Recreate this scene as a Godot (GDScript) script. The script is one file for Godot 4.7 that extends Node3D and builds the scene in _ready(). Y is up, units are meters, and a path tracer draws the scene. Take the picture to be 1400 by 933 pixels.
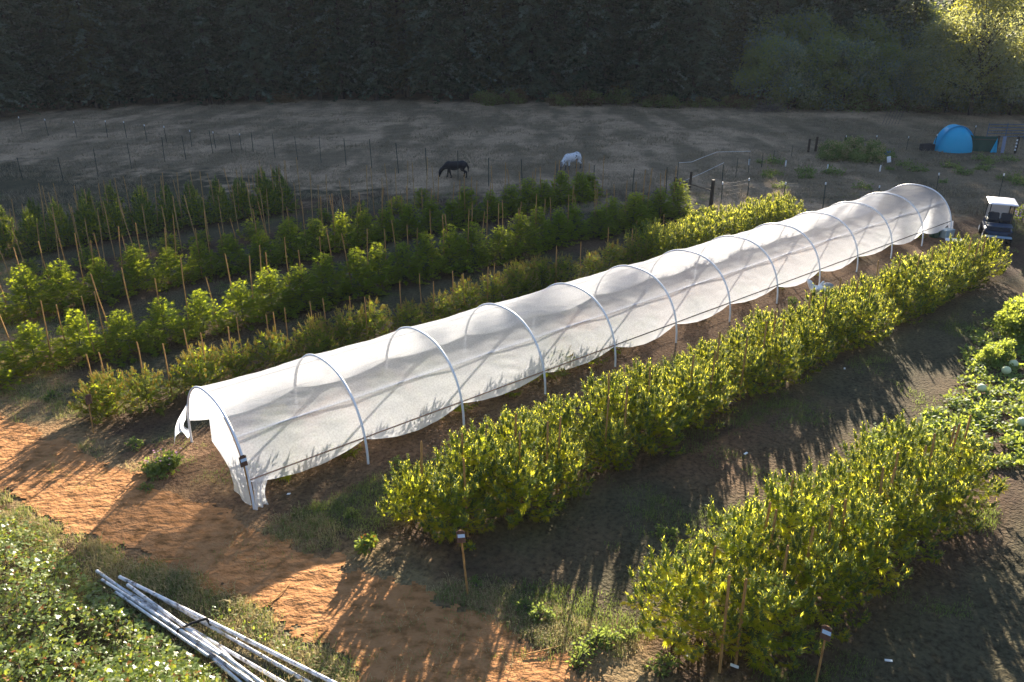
extends Node3D
# A farm field at low sun: white fabric tunnel, staked crop rows, paddock with two ponies, conifer wood.
# Axes: x right, y up, -z away from the camera. Photo pixels (1400 x 933) become directions; distance comes from the ground or thing touched.
const F := 1100.0
const CAM_H := 11.0
const PITCH := 0.401101
const SUN_AZ := 13.0
const SUN_EL := 16.5
var rng := RandomNumberGenerator.new()
var taken := {}
var M := {}
var U := Vector3(sin(deg_to_rad(49.9)), 0, -cos(deg_to_rad(49.9)))   # along the crop rows
var W := Vector3(-cos(deg_to_rad(49.9)), 0, -sin(deg_to_rad(49.9)))  # across them, away from the camera
var O := Vector3(-6.07, 0, -15.88)                                    # near right foot of the tunnel
var low := FastNoiseLite.new()
var nz := FastNoiseLite.new()

# ---------------------------------------------------------------- helpers
func rr(a: float, b: float) -> float: return rng.randf_range(a, b)
func ray(px: float, py: float) -> Vector3:
	var a := (px - 700.0) / F
	var b := (py - 466.5) / F
	return Vector3(a, -sin(PITCH) - b * cos(PITCH), -(cos(PITCH) - b * sin(PITCH)))
func at(px: float, py: float, h := 0.0) -> Vector3:       # where that pixel meets the level h
	var d := ray(px, py)
	return Vector3(0, CAM_H, 0) + d * ((h - CAM_H) / d.y)
func in_hoop(px: float, py: float, s: float) -> Vector3:  # where that pixel meets the plane of the hoop at s
	var d := ray(px, py)
	var o := Vector3(0, CAM_H, 0)
	return o + d * ((O + U * s - o).dot(U) / d.dot(U))
func height_over(base: Vector3, px: float, py: float) -> float:  # height of that pixel on an upright at base
	var d := ray(px, py)
	var n := Vector3(base.x, 0, base.z).normalized()
	return CAM_H + d.y * (base.dot(n) / d.dot(n))
func P(s: float, t: float, h := 0.0) -> Vector3: return O + U * s + W * t + Vector3(0, h, 0)
func gh(x: float, z: float) -> float: return low.get_noise_2d(x, z) * 0.05
func onto(p: Vector3) -> Vector3: return Vector3(p.x, gh(p.x, p.z), p.z)
func st_of(p: Vector3) -> Vector2: return Vector2((p - O).dot(U), (p - O).dot(W))

func numbered(called: String) -> String:
	if not taken.has(called):
		taken[called] = 0
		return called
	taken[called] += 1
	return "%s_%03d" % [called, taken[called]]
func tag(o: Node3D, label: String, category: String, group := "", kind := "") -> void:
	if label: o.set_meta("label", label)
	if category: o.set_meta("category", category)
	if group: o.set_meta("group", group)
	if kind: o.set_meta("kind", kind)
func thing(called: String, label: String, category: String, pos := Vector3.ZERO, group := "") -> Node3D:
	var o := Node3D.new()
	o.name = numbered(called)
	add_child(o)
	o.position = pos
	tag(o, label, category, group)
	return o
func part(called: String, mesh: Mesh, parent: Node3D, pos := Vector3.ZERO) -> MeshInstance3D:
	var o := MeshInstance3D.new()
	o.name = called
	o.mesh = mesh
	o.position = pos
	parent.add_child(o, true)
	return o
func single(called: String, mesh: Mesh, label: String, category: String, pos := Vector3.ZERO, group := "", kind := "") -> MeshInstance3D:
	var o := MeshInstance3D.new()
	o.name = numbered(called)
	o.mesh = mesh
	o.position = pos
	add_child(o)
	tag(o, label, category, group, kind)
	return o
func copy_of(o: Node3D, called: String, label := "", group := "") -> Node3D:
	var c: Node3D = o.duplicate()
	c.name = numbered(called)
	add_child(c)
	if label: c.set_meta("label", label)
	if group: c.set_meta("group", group)
	return c

func lin(r: float, g: float, b: float) -> Color: return Color(r, g, b).linear_to_srgb()
func mat(key: String, r: float, g: float, b: float, rough := 0.85, spec := 0.35) -> StandardMaterial3D:
	var m := StandardMaterial3D.new()
	m.resource_name = key
	m.albedo_color = lin(r, g, b)
	m.roughness = rough
	m.metallic_specular = spec
	m.cull_mode = BaseMaterial3D.CULL_DISABLED
	M[key] = m
	return m
func leaf_mat(key: String, r: float, g: float, b: float, tr: float, tg: float, tb: float, rough := 0.6, spec := 0.22) -> void:
	var m := mat(key, r, g, b, rough, spec)
	m.backlight_enabled = true
	m.backlight = lin(tr, tg, tb)

class Soup:                                   # triangles without normals: drawn flat
	var v := PackedVector3Array()
	func tri(a: Vector3, b: Vector3, c: Vector3) -> void:
		v.push_back(a); v.push_back(b); v.push_back(c)
	func leaf(p: Vector3, d: Vector3, w: Vector3, length: float, width: float) -> void:
		var m := p + d * (length * 0.45)
		var e := p + d * length
		var l := m + w * width
		var r := m - w * width
		v.push_back(p); v.push_back(l); v.push_back(e)
		v.push_back(p); v.push_back(e); v.push_back(r)
class Solid:                                  # triangles with normals
	var v := PackedVector3Array()
	var n := PackedVector3Array()
	func quad(a: Vector3, b: Vector3, c: Vector3, d: Vector3) -> void:
		var k := (c - a).cross(b - a).normalized()
		for p in [a, b, c, a, c, d]:
			v.push_back(p); n.push_back(k)
	func tube(a: Vector3, b: Vector3, ra: float, rb: float, sides := 8, caps := true) -> void:
		var d := (b - a).normalized()
		var x := d.cross(Vector3.UP if absf(d.y) < 0.9 else Vector3.RIGHT).normalized()
		var y := x.cross(d).normalized()
		for i in sides:
			var c0 := TAU * i / sides
			var c1 := TAU * (i + 1) / sides
			var n0 := x * cos(c0) + y * sin(c0)
			var n1 := x * cos(c1) + y * sin(c1)
			var a0 := a + n0 * ra
			var a1 := a + n1 * ra
			var b0 := b + n0 * rb
			var b1 := b + n1 * rb
			for q in [[a0, n0], [b1, n1], [b0, n0], [a0, n0], [a1, n1], [b1, n1]]:
				v.push_back(q[0]); n.push_back(q[1])
			if caps:
				for q in [[a, a1, a0, -d], [b, b0, b1, d]]:
					for k in 3:
						v.push_back(q[k]); n.push_back(q[3])
	func path(pts: Array, radii: Array, sides := 8) -> void:
		for i in pts.size() - 1:
			tube(pts[i], pts[i + 1], radii[i], radii[i + 1], sides, i == 0 or i == pts.size() - 2)
	func box(c: Vector3, size: Vector3, basis := Basis(), bevel := 0.0) -> void:
		# a box whose long edges are cut by bevel
		var h := size / 2.0
		var b := minf(bevel, minf(h.x, minf(h.y, h.z)) * 0.9)
		var dirs := [Vector3(1, 0, 0), Vector3(-1, 0, 0), Vector3(0, 1, 0), Vector3(0, -1, 0), Vector3(0, 0, 1), Vector3(0, 0, -1)]
		for d in dirs:
			var x: Vector3 = Vector3(0, 1, 0) if absf(d.y) < 0.5 else Vector3(0, 0, 1)
			var y: Vector3 = d.cross(x)
			var hx := absf(h.dot(x)) - b
			var hy := absf(h.dot(y)) - b
			var o: Vector3 = d * absf(h.dot(d))
			quad(c + basis * (o - x * hx - y * hy), c + basis * (o - x * hx + y * hy), c + basis * (o + x * hx + y * hy), c + basis * (o + x * hx - y * hy))
		if b > 0.0:
			for i in 6:
				for j in range(i + 1, 6):
					var d1: Vector3 = dirs[i]
					var d2: Vector3 = dirs[j]
					if absf(d1.dot(d2)) > 0.5: continue
					var e := d1.cross(d2)
					var he := absf(h.dot(e)) - b
					var p1 := d1 * absf(h.dot(d1)) + d2 * (absf(h.dot(d2)) - b)
					var p2 := d1 * (absf(h.dot(d1)) - b) + d2 * absf(h.dot(d2))
					quad(c + basis * (p1 - e * he), c + basis * (p1 + e * he), c + basis * (p2 + e * he), c + basis * (p2 - e * he))
func surf(m: ArrayMesh, v: PackedVector3Array, material: Material, n = null) -> void:
	if v.size() == 0: return
	var a := []
	a.resize(Mesh.ARRAY_MAX)
	a[Mesh.ARRAY_VERTEX] = v
	if n != null: a[Mesh.ARRAY_NORMAL] = n
	m.add_surface_from_arrays(Mesh.PRIMITIVE_TRIANGLES, a)
	m.surface_set_material(m.get_surface_count() - 1, material)
func of_soup(s: Soup, material: Material) -> ArrayMesh:
	var m := ArrayMesh.new()
	surf(m, s.v, material)
	return m
func of_soups(list: Array) -> ArrayMesh:      # [soup, material, ...]
	var m := ArrayMesh.new()
	for i in range(0, list.size(), 2): surf(m, list[i].v, list[i + 1])
	return m
func of_solid(s: Solid, material: Material) -> ArrayMesh:
	var m := ArrayMesh.new()
	surf(m, s.v, material, s.n)
	return m
func sheet(fn: Callable, nu: int, nv: int, material: Material, uv_scale := Vector2.ONE) -> ArrayMesh:   # a smooth grid, fn(u, v) -> position
	var v := PackedVector3Array()
	var n := PackedVector3Array()
	var uv := PackedVector2Array()
	var ix := PackedInt32Array()
	for j in nv + 1:
		for i in nu + 1:
			v.push_back(fn.call(float(i) / nu, float(j) / nv))
			uv.push_back(Vector2(float(i) / nu, float(j) / nv) * uv_scale)
	var row := nu + 1
	for j in nv + 1:
		for i in nu + 1:
			var dx := v[j * row + mini(i + 1, nu)] - v[j * row + maxi(i - 1, 0)]
			var dy := v[mini(j + 1, nv) * row + i] - v[maxi(j - 1, 0) * row + i]
			n.push_back(dx.cross(dy).normalized())
	for j in nv:
		for i in nu:
			var k := j * row + i
			ix.append_array([k, k + row, k + 1, k + 1, k + row, k + row + 1])
	var a := []
	a.resize(Mesh.ARRAY_MAX)
	a[Mesh.ARRAY_VERTEX] = v
	a[Mesh.ARRAY_NORMAL] = n
	a[Mesh.ARRAY_TEX_UV] = uv
	a[Mesh.ARRAY_INDEX] = ix
	var m := ArrayMesh.new()
	m.add_surface_from_arrays(Mesh.PRIMITIVE_TRIANGLES, a)
	m.surface_set_material(0, material)
	return m
func lathe(profile: Array, sides: int, material: Material, bumps := 0.0) -> ArrayMesh:   # profile of Vector2(radius, height)
	return sheet(func(u, v):
		var k: float = v * (profile.size() - 1)
		var i := mini(int(k), profile.size() - 2)
		var q: Vector2 = profile[i].lerp(profile[i + 1], k - i)
		var r: float = q.x * (1.0 + bumps * sin(u * TAU * 5.0))
		return Vector3(cos(u * TAU) * r, q.y, sin(u * TAU) * r), sides, (profile.size() - 1) * 2, material)
func body(bones: Array, cell: float, k: float, tint: Callable, material: Material) -> ArrayMesh:   # surface nets round tapered capsules [a, b, ra, rb]
	var lo := Vector3.INF
	var hi := -Vector3.INF
	for b in bones:
		for e in 2:
			var r: float = b[2 + e] + k + cell * 2
			lo = lo.min(b[e] - Vector3.ONE * r)
			hi = hi.max(b[e] + Vector3.ONE * r)
	var nx := int((hi.x - lo.x) / cell) + 2
	var ny := int((hi.y - lo.y) / cell) + 2
	var nzz := int((hi.z - lo.z) / cell) + 2
	var fld := PackedFloat32Array()
	fld.resize(nx * ny * nzz)
	var dist := func(p: Vector3) -> float:
		var d := 9.0
		for b in bones:
			var ab: Vector3 = b[1] - b[0]
			var h := clampf((p - b[0]).dot(ab) / maxf(ab.length_squared(), 1e-8), 0.0, 1.0)
			var e: float = (p - b[0] - ab * h).length() - lerpf(b[2], b[3], h)
			var m := clampf(0.5 + 0.5 * (d - e) / k, 0.0, 1.0)
			d = lerpf(d, e, m) - k * m * (1.0 - m)
		return d
	for z in nzz:
		for y in ny:
			for x in nx:
				fld[(z * ny + y) * nx + x] = dist.call(lo + Vector3(x, y, z) * cell)
	var ids := {}
	var v := PackedVector3Array()
	var n := PackedVector3Array()
	var c := PackedColorArray()
	var ix := PackedInt32Array()
	var off := [Vector3i(0, 0, 0), Vector3i(1, 0, 0), Vector3i(0, 1, 0), Vector3i(1, 1, 0), Vector3i(0, 0, 1), Vector3i(1, 0, 1), Vector3i(0, 1, 1), Vector3i(1, 1, 1)]
	var edges := [[0, 1], [2, 3], [4, 5], [6, 7], [0, 2], [1, 3], [4, 6], [5, 7], [0, 4], [1, 5], [2, 6], [3, 7]]
	for z in nzz - 1:
		for y in ny - 1:
			for x in nx - 1:
				var val := []
				var inside := 0
				for o in off:
					var q: float = fld[((z + o.z) * ny + y + o.y) * nx + x + o.x]
					val.append(q)
					inside += int(q < 0.0)
				if inside == 0 or inside == 8: continue
				var sum := Vector3.ZERO
				var cnt := 0
				for e in edges:
					if (val[e[0]] < 0.0) != (val[e[1]] < 0.0):
						var f: float = val[e[0]] / (val[e[0]] - val[e[1]])
						sum += Vector3(off[e[0]]).lerp(Vector3(off[e[1]]), f)
						cnt += 1
				var p := lo + (Vector3(x, y, z) + sum / cnt) * cell
				ids[(z * ny + y) * nx + x] = v.size()
				v.push_back(p)
				var g := Vector3(dist.call(p + Vector3(0.01, 0, 0)) - dist.call(p - Vector3(0.01, 0, 0)), dist.call(p + Vector3(0, 0.01, 0)) - dist.call(p - Vector3(0, 0.01, 0)), dist.call(p + Vector3(0, 0, 0.01)) - dist.call(p - Vector3(0, 0, 0.01)))
				n.push_back(g.normalized())
				c.push_back(tint.call(p))
	var sx := 1
	var sy := nx
	var sz := nx * ny
	for z in range(1, nzz - 1):
		for y in range(1, ny - 1):
			for x in range(1, nx - 1):
				var k0 := (z * ny + y) * nx + x
				for ax in [[sx, sy, sz], [sy, sz, sx], [sz, sx, sy]]:
					var a0 := fld[k0] < 0.0
					var a1: bool = fld[k0 + ax[0]] < 0.0
					if a0 == a1: continue
					var q := [ids[k0 - ax[1] - ax[2]], ids[k0 - ax[2]], ids[k0], ids[k0 - ax[1]]]
					if a0: ix.append_array([q[0], q[2], q[1], q[0], q[3], q[2]])
					else: ix.append_array([q[0], q[1], q[2], q[0], q[2], q[3]])
	var a := []
	a.resize(Mesh.ARRAY_MAX)
	a[Mesh.ARRAY_VERTEX] = v
	a[Mesh.ARRAY_NORMAL] = n
	a[Mesh.ARRAY_COLOR] = c
	a[Mesh.ARRAY_INDEX] = ix
	var m := ArrayMesh.new()
	m.add_surface_from_arrays(Mesh.PRIMITIVE_TRIANGLES, a)
	m.surface_set_material(0, material)
	return m
func scatter(called: String, mesh: Mesh, places: Array, label: String, category: String, parent: Node3D = null, kind := "stuff") -> MultiMeshInstance3D:
	var mm := MultiMesh.new()
	mm.transform_format = MultiMesh.TRANSFORM_3D
	mm.mesh = mesh
	mm.instance_count = places.size()
	for i in places.size(): mm.set_instance_transform(i, places[i])
	var o := MultiMeshInstance3D.new()
	o.multimesh = mm
	if parent:
		o.name = called
		parent.add_child(o, true)
	else:
		o.name = numbered(called)
		add_child(o)
	tag(o, label, category, "", kind)
	return o
func turned(pos: Vector3, scale := 1.0, lean := 0.0) -> Transform3D:
	var b := Basis(Vector3.UP, rr(0, TAU))
	if lean > 0.0: b = Basis(Vector3(cos(rr(0, TAU)), 0, sin(rr(0, TAU))).normalized(), rr(0, lean)) * b
	return Transform3D(b.scaled(Vector3.ONE * scale), pos)

func _ready() -> void:
	rng.seed = 7
	low.seed = 3
	low.frequency = 0.13
	nz.seed = 11
	nz.frequency = 0.35
	view_and_light()
	materials()
	ground()
	path()
	wood()
	tunnel()
	crops()
	paddock()
	garden()
	carts()
	ponies()
	signs()
	foreground()
	grasses()

func view_and_light() -> void:
	var cam := Camera3D.new()
	cam.name = "camera"
	add_child(cam)
	cam.position = Vector3(0, CAM_H, 0)
	cam.rotation = Vector3(-PITCH, 0, 0)
	cam.fov = 45.963
	cam.far = 2000.0
	cam.current = true
	var e := Environment.new()
	e.background_mode = Environment.BG_SKY
	var sky := Sky.new()
	var sm := ProceduralSkyMaterial.new()
	sm.sky_top_color = Color(0.262, 0.332, 0.435)
	sm.sky_horizon_color = Color(0.365, 0.39, 0.42)
	sm.sky_curve = 0.18
	sm.sky_energy_multiplier = 1.0
	sm.ground_bottom_color = Color(0.2, 0.18, 0.15)
	sm.ground_horizon_color = Color(0.5, 0.5, 0.5)
	sm.ground_energy_multiplier = 0.3
	sm.sun_angle_max = 1.0
	sky.sky_material = sm
	e.sky = sky
	e.tonemap_mode = Environment.TONE_MAPPER_LINEAR
	e.tonemap_exposure = 5.0
	e.fog_enabled = true
	e.fog_density = 0.00016
	e.fog_light_color = Color(0.92, 0.96, 1.0)
	e.sdfgi_enabled = true
	e.ssao_enabled = true
	e.ssil_enabled = true
	var we := WorldEnvironment.new()
	we.name = "world_environment"
	we.environment = e
	add_child(we)
	var sun := DirectionalLight3D.new()
	sun.name = "sun"
	add_child(sun)
	var az := deg_to_rad(SUN_AZ)
	var el := deg_to_rad(SUN_EL)
	var to_sun := Vector3(sin(az) * cos(el), sin(el), -cos(az) * cos(el))
	sun.look_at_from_position(Vector3.ZERO, -to_sun, Vector3.UP)
	sun.light_energy = 1.6
	sun.light_color = Color(1.0, 0.945, 0.86)
	sun.light_angular_distance = 0.53
	sun.shadow_enabled = true

func noise_tex(freq: float, seed_: int, stops: Array, size := 1024, octaves := 5, kind := FastNoiseLite.TYPE_SIMPLEX_SMOOTH) -> NoiseTexture2D:
	var n := FastNoiseLite.new()
	n.noise_type = kind
	n.frequency = freq
	n.seed = seed_
	n.fractal_octaves = octaves
	n.fractal_gain = 0.6
	var t := NoiseTexture2D.new()
	t.width = size
	t.height = size
	t.seamless = true
	t.noise = n
	if stops.size():
		var g := Gradient.new()
		g.offsets = PackedFloat32Array(stops.map(func(q): return q[0]))
		g.colors = PackedColorArray(stops.map(func(q): return q[1]))
		t.color_ramp = g
	return t

func materials() -> void:
	# crop leaves: dull green by reflection, yellow green where light comes through
	leaf_mat("leaf_green", 0.032, 0.066, 0.014, 0.74, 0.82, 0.04, 0.65, 0.12)
	leaf_mat("leaf_light", 0.066, 0.108, 0.018, 1.34, 1.34, 0.09, 0.65, 0.12)
	leaf_mat("leaf_yellow", 0.11, 0.125, 0.03, 1.55, 1.44, 0.14, 0.65, 0.12)
	leaf_mat("leaf_dusky", 0.042, 0.066, 0.020, 0.60, 0.62, 0.04, 0.65, 0.15)
	leaf_mat("bud_green", 0.055, 0.085, 0.03, 0.26, 0.30, 0.05, 0.7)
	leaf_mat("bud_amber", 0.14, 0.105, 0.040, 0.55, 0.45, 0.08, 0.7)
	mat("stem_green", 0.10, 0.12, 0.05)
	mat("stem_brown", 0.12, 0.085, 0.05)
	# trees
	leaf_mat("needle_green", 0.026, 0.044, 0.027, 0.08, 0.12, 0.03, 0.7)
	leaf_mat("needle_mid", 0.068, 0.092, 0.060, 0.12, 0.15, 0.05, 0.7)
	leaf_mat("needle_blue", 0.12, 0.15, 0.115, 0.14, 0.17, 0.09, 0.7)
	leaf_mat("needle_olive", 0.044, 0.052, 0.024, 0.16, 0.18, 0.05, 0.7)
	leaf_mat("tree_leaf", 0.080, 0.108, 0.045, 0.36, 0.38, 0.06)
	leaf_mat("tree_leaf_gold", 0.085, 0.09, 0.03, 0.50, 0.48, 0.07)
	leaf_mat("willow_leaf", 0.13, 0.145, 0.105, 0.45, 0.46, 0.16)
	leaf_mat("bracken", 0.085, 0.060, 0.030, 0.24, 0.15, 0.05)
	mat("bark", 0.055, 0.042, 0.034, 0.95)
	mat("twig", 0.10, 0.085, 0.07, 0.95)
	# low growth
	leaf_mat("grass_green", 0.055, 0.085, 0.030, 0.26, 0.32, 0.06)
	leaf_mat("grass_straw", 0.26, 0.21, 0.11, 0.40, 0.33, 0.14)
	leaf_mat("grass_field", 0.20, 0.16, 0.11, 0.20, 0.16, 0.09)
	leaf_mat("weed_leaf", 0.070, 0.110, 0.030, 0.40, 0.45, 0.05)
	leaf_mat("bramble_leaf", 0.085, 0.125, 0.040, 0.55, 0.62, 0.06, 0.35, 0.5)
	leaf_mat("bramble_pale", 0.15, 0.175, 0.08, 0.50, 0.52, 0.18, 0.5, 0.35)
	leaf_mat("bramble_red", 0.20, 0.085, 0.035, 0.45, 0.20, 0.05, 0.4)
	leaf_mat("melon_leaf", 0.095, 0.145, 0.050, 0.45, 0.52, 0.07)
	leaf_mat("petal_pink", 0.55, 0.30, 0.42, 0.5, 0.3, 0.4)
	leaf_mat("petal_orange", 0.70, 0.20, 0.02, 0.6, 0.2, 0.02)
	leaf_mat("petal_purple", 0.25, 0.15, 0.60, 0.3, 0.2, 0.6)
	# timber, plastic, metal
	var wood_grain := noise_tex(0.02, 21, [[0.0, Color(0.55, 0.5, 0.45)], [0.5, Color(0.85, 0.82, 0.8)], [1.0, Color(1, 1, 1)]], 256, 4)
	for w in [["stake_wood", 0.60, 0.36, 0.13], ["stake_fresh", 0.60, 0.40, 0.17], ["board_wood", 0.20, 0.12, 0.085], ["post_wood", 0.085, 0.070, 0.058], ["rail_wood", 0.60, 0.40, 0.30]]:
		var m := mat(w[0], w[1], w[2], w[3], 0.85, 0.3)
		m.albedo_texture = wood_grain
		m.uv1_triplanar = true
		m.uv1_world_triplanar = true
		m.uv1_scale = Vector3(9, 0.9, 9)
	mat("pipe_white", 0.80, 0.81, 0.82, 0.45, 0.5)
	var pp := mat("pipe_worn", 0.80, 0.80, 0.80, 0.5, 0.45)
	pp.albedo_texture = noise_tex(0.012, 5, [[0.0, Color(0.22, 0.2, 0.18)], [0.26, Color(0.5, 0.48, 0.46)], [0.34, Color(0.88, 0.87, 0.88)], [0.7, Color(1, 1, 1)], [1.0, Color(0.8, 0.78, 0.75)]], 512, 3)
	pp.uv1_triplanar = true
	pp.uv1_world_triplanar = true
	pp.uv1_scale = Vector3(0.55, 0.55, 0.55)
	mat("post_metal", 0.030, 0.045, 0.040, 0.6)
	mat("cap_white", 0.75, 0.75, 0.75, 0.6)
	mat("wire", 0.06, 0.06, 0.06, 0.7)
	mat("rope_white", 0.65, 0.65, 0.65, 0.7)
	mat("black_rubber", 0.018, 0.018, 0.020, 0.8)
	mat("label_blue", 0.50, 0.68, 0.85, 0.6)
	mat("ink", 0.05, 0.07, 0.15, 0.7)
	# tunnel cloth: thin white fleece
	var c := mat("row_cover_cloth", 0.89, 0.92, 0.97, 0.9, 0.2)
	c.transparency = BaseMaterial3D.TRANSPARENCY_ALPHA
	c.backlight_enabled = true
	c.backlight = lin(1.7, 1.7, 1.7)
	c.albedo_texture = noise_tex(0.03, 9, [[0.0, Color(0.95, 0.95, 0.96, 0.60)], [0.5, Color(0.98, 0.98, 0.98, 0.72)], [1.0, Color(1, 1, 1, 0.84)]], 512, 4)
	c.uv1_scale = Vector3(34, 5, 1)

func ground() -> void:
	# colour of the land, laid out in the rows' own coordinates
	var w := 1300
	var h := 1200
	var n1 := FastNoiseLite.new()
	n1.frequency = 0.012
	n1.fractal_octaves = 5
	n1.seed = 2
	var n2 := FastNoiseLite.new()
	n2.frequency = 0.07
	n2.fractal_octaves = 4
	n2.seed = 8
	var i1 := n1.get_image(w, h).get_data()
	var i2 := n2.get_image(w, h).get_data()
	var n3 := FastNoiseLite.new()
	n3.frequency = 0.03
	n3.fractal_octaves = 4
	n3.seed = 15
	var i3 := n3.get_image(w, h / 4).get_data()
	var px := PackedByteArray()
	px.resize(w * h * 3)
	var soil := Vector3(0.078, 0.049, 0.031)
	var soil_brown := Vector3(0.150, 0.088, 0.049)
	var green := Vector3(0.072, 0.062, 0.035)
	var straw := Vector3(0.21, 0.165, 0.085)
	var clay := Vector3(0.36, 0.19, 0.088)
	var dry := Vector3(0.37, 0.265, 0.17)
	var dry_dark := Vector3(0.185, 0.138, 0.085)
	var lut := PackedByteArray()
	lut.resize(1024)
	for i in 1024: lut[i] = int(clampf(pow(i / 1023.0, 1 / 2.2) * 255.0, 0, 255))
	var edges := []
	for i in w: edges.append(path_edges(clampf(140.0 * (i + 0.5) / w - 70.0, -29.0, 5.0)))
	for j in h:
		var z := -130.0 * (j + 0.5) / h
		for i in w:
			var x := 140.0 * (i + 0.5) / w - 70.0
			var a := i1[j * w + i] / 255.0
			var b := i2[j * w + i] / 255.0
			var q := Vector3(x, 0, z) - O
			var s := q.dot(U)
			var t := q.dot(W)
			var c: Vector3
			var fence_z := -47.0 - maxf(0, -x - 2.0) * 0.35 + (a - 0.5) * 6.0
			if x > 9.0: fence_z = -44.0 + (a - 0.5) * 5.0
			var field := Vector3.ZERO
			var share := clampf((fence_z - z) * 0.22 + 0.5 + (b - 0.5) * 2.0, 0, 1)
			if share > 0.0:
				var k := clampf((a * 0.6 + i3[(j / 4) * w + i] / 255.0 * 0.8 - 0.52) * 3.2, 0, 1)
				c = dry_dark.lerp(dry, k)
				if x > 20.0: c = c.lerp(green, clampf((x - 20.0) * 0.09, 0, 0.6) * (1.0 - clampf((-z - 75.0) * 0.1, 0, 1)))
				field = c * (0.72 + b * 0.5)
				c = field
			if share < 1.0:
				var bed := minf(minf(absf(t + 10.0), absf(t + 3.8)), minf(minf(absf(t - 6.6), absf(t - 11.5)), minf(absf(t - 17.6), minf(absf(t - 22.0), absf(t - 27.0)))))
				var soily := clampf(1.7 - bed + (a - 0.5) * 2.4, 0, 1)
				c = green.lerp(soil, soily)
				if t > -0.9 and t < 4.6: c = c.lerp(soil_brown, clampf(1.2 + (a - 0.5) * 3.0, 0, 1))
				if t < -5.0 and t > -9.0: c = c.lerp(soil_brown, clampf(a * 2.0 - 0.6, 0, 1) * 0.8)
				c *= 0.65 + b * 0.7
				c = c.lerp(field, share)
			# bare ground in front of the rows, clay path beside it
			var front := -1.9 - s + maxf(0, t - 4.0) * 0.12 + (a - 0.5) * 1.6
			if t < -6.0: front += 2.2
			if front > 0.0 and z > -45.0:
				var f := clampf(front * 1.1, 0, 1)
				if z > -path_edges(clampf(x, -29.0, 5.0)).y and x < 5.0: c = green * 0.8
				else: c = c.lerp(straw.lerp(clay, clampf(b * 1.6 - 0.4, 0, 1)) * (0.75 + b * 0.5), f)
			if z > -32.0 and x < 6.0 and x > -31.0:
				var off := maxf(-z - edges[i].x, edges[i].y + z)
				var k := clampf(1.1 - off * 0.75 + (b - 0.5) * 2.2 + (a - 0.5) * 1.5, 0, 1) if off < 3.0 else 0.0
				c = c.lerp(clay.lerp(straw, clampf(a * 2.0 - 0.5, 0, 1)) * (0.5 + b * 0.6), k * 0.9)
			var o := (j * w + i) * 3
			px[o] = lut[clampi(int(c.x * 1364.0), 0, 1023)]
			px[o + 1] = lut[clampi(int(c.y * 1364.0), 0, 1023)]
			px[o + 2] = lut[clampi(int(c.z * 1364.0), 0, 1023)]
	var land := ImageTexture.create_from_image(Image.create_from_data(w, h, false, Image.FORMAT_RGB8, px))
	var m := mat("earth", 1, 1, 1, 0.97, 0.2)
	m.albedo_texture = noise_tex(0.02, 31, [[0.0, Color(0.55, 0.53, 0.52)], [0.4, Color(0.84, 0.83, 0.82)], [0.65, Color(0.93, 0.92, 0.91)], [1.0, Color(1, 1, 1)]], 1024, 6)
	m.uv1_scale = Vector3(1, 1, 1)
	m.heightmap_enabled = true
	m.heightmap_scale = 4.0
	m.heightmap_texture = noise_tex(0.03, 44, [], 1024, 6)
	m.detail_enabled = true
	m.detail_albedo = land
	m.detail_blend_mode = BaseMaterial3D.BLEND_MODE_MUL
	m.detail_uv_layer = BaseMaterial3D.DETAIL_UV_2
	# the sheet: close lines near the camera, wide ones to the horizon
	var xs := PackedFloat32Array()
	var zs := PackedFloat32Array()
	var x := -900.0
	while x < 900.0:
		xs.push_back(x)
		x += 0.3 if absf(x) < 25.0 else 0.3 + (absf(x) - 25.0) * 0.09 if x > 0 else maxf(0.3, (absf(x) - 24.0) * 0.085)
	xs.push_back(900.0)
	var z := 60.0
	while z > -900.0:
		zs.push_back(z)
		z -= 0.3 if z < -7.0 and z > -42.0 else maxf(0.3, absf(z + 7.0) * 0.12) if z > -7.0 else 0.3 + (-42.0 - z) * 0.06
	zs.push_back(-900.0)
	var v := PackedVector3Array()
	var nn := PackedVector3Array()
	var uv := PackedVector2Array()
	var uv2 := PackedVector2Array()
	var ix := PackedInt32Array()
	for zz in zs:
		for xx in xs:
			v.push_back(Vector3(xx, gh(xx, zz), zz))
			nn.push_back(Vector3(gh(xx - 0.2, zz) - gh(xx + 0.2, zz), 0.4, gh(xx, zz - 0.2) - gh(xx, zz + 0.2)).normalized())
			uv.push_back(Vector2(xx, zz) / 3.7)
			uv2.push_back(Vector2(clampf((xx + 70.0) / 140.0, 0.002, 0.998), clampf(-zz / 130.0, 0.002, 0.998)))
	var row := xs.size()
	for j in zs.size() - 1:
		for i in row - 1:
			var k := j * row + i
			ix.append_array([k, k + row, k + 1, k + 1, k + row, k + row + 1])
	var ar := []
	ar.resize(Mesh.ARRAY_MAX)
	ar[Mesh.ARRAY_VERTEX] = v
	ar[Mesh.ARRAY_NORMAL] = nn
	ar[Mesh.ARRAY_TEX_UV] = uv
	ar[Mesh.ARRAY_TEX_UV2] = uv2
	ar[Mesh.ARRAY_INDEX] = ix
	var g := ArrayMesh.new()
	g.add_surface_from_arrays(Mesh.PRIMITIVE_TRIANGLES, ar)
	g.surface_set_material(0, m)
	single("ground", g, "", "", Vector3.ZERO, "", "structure")

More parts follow.
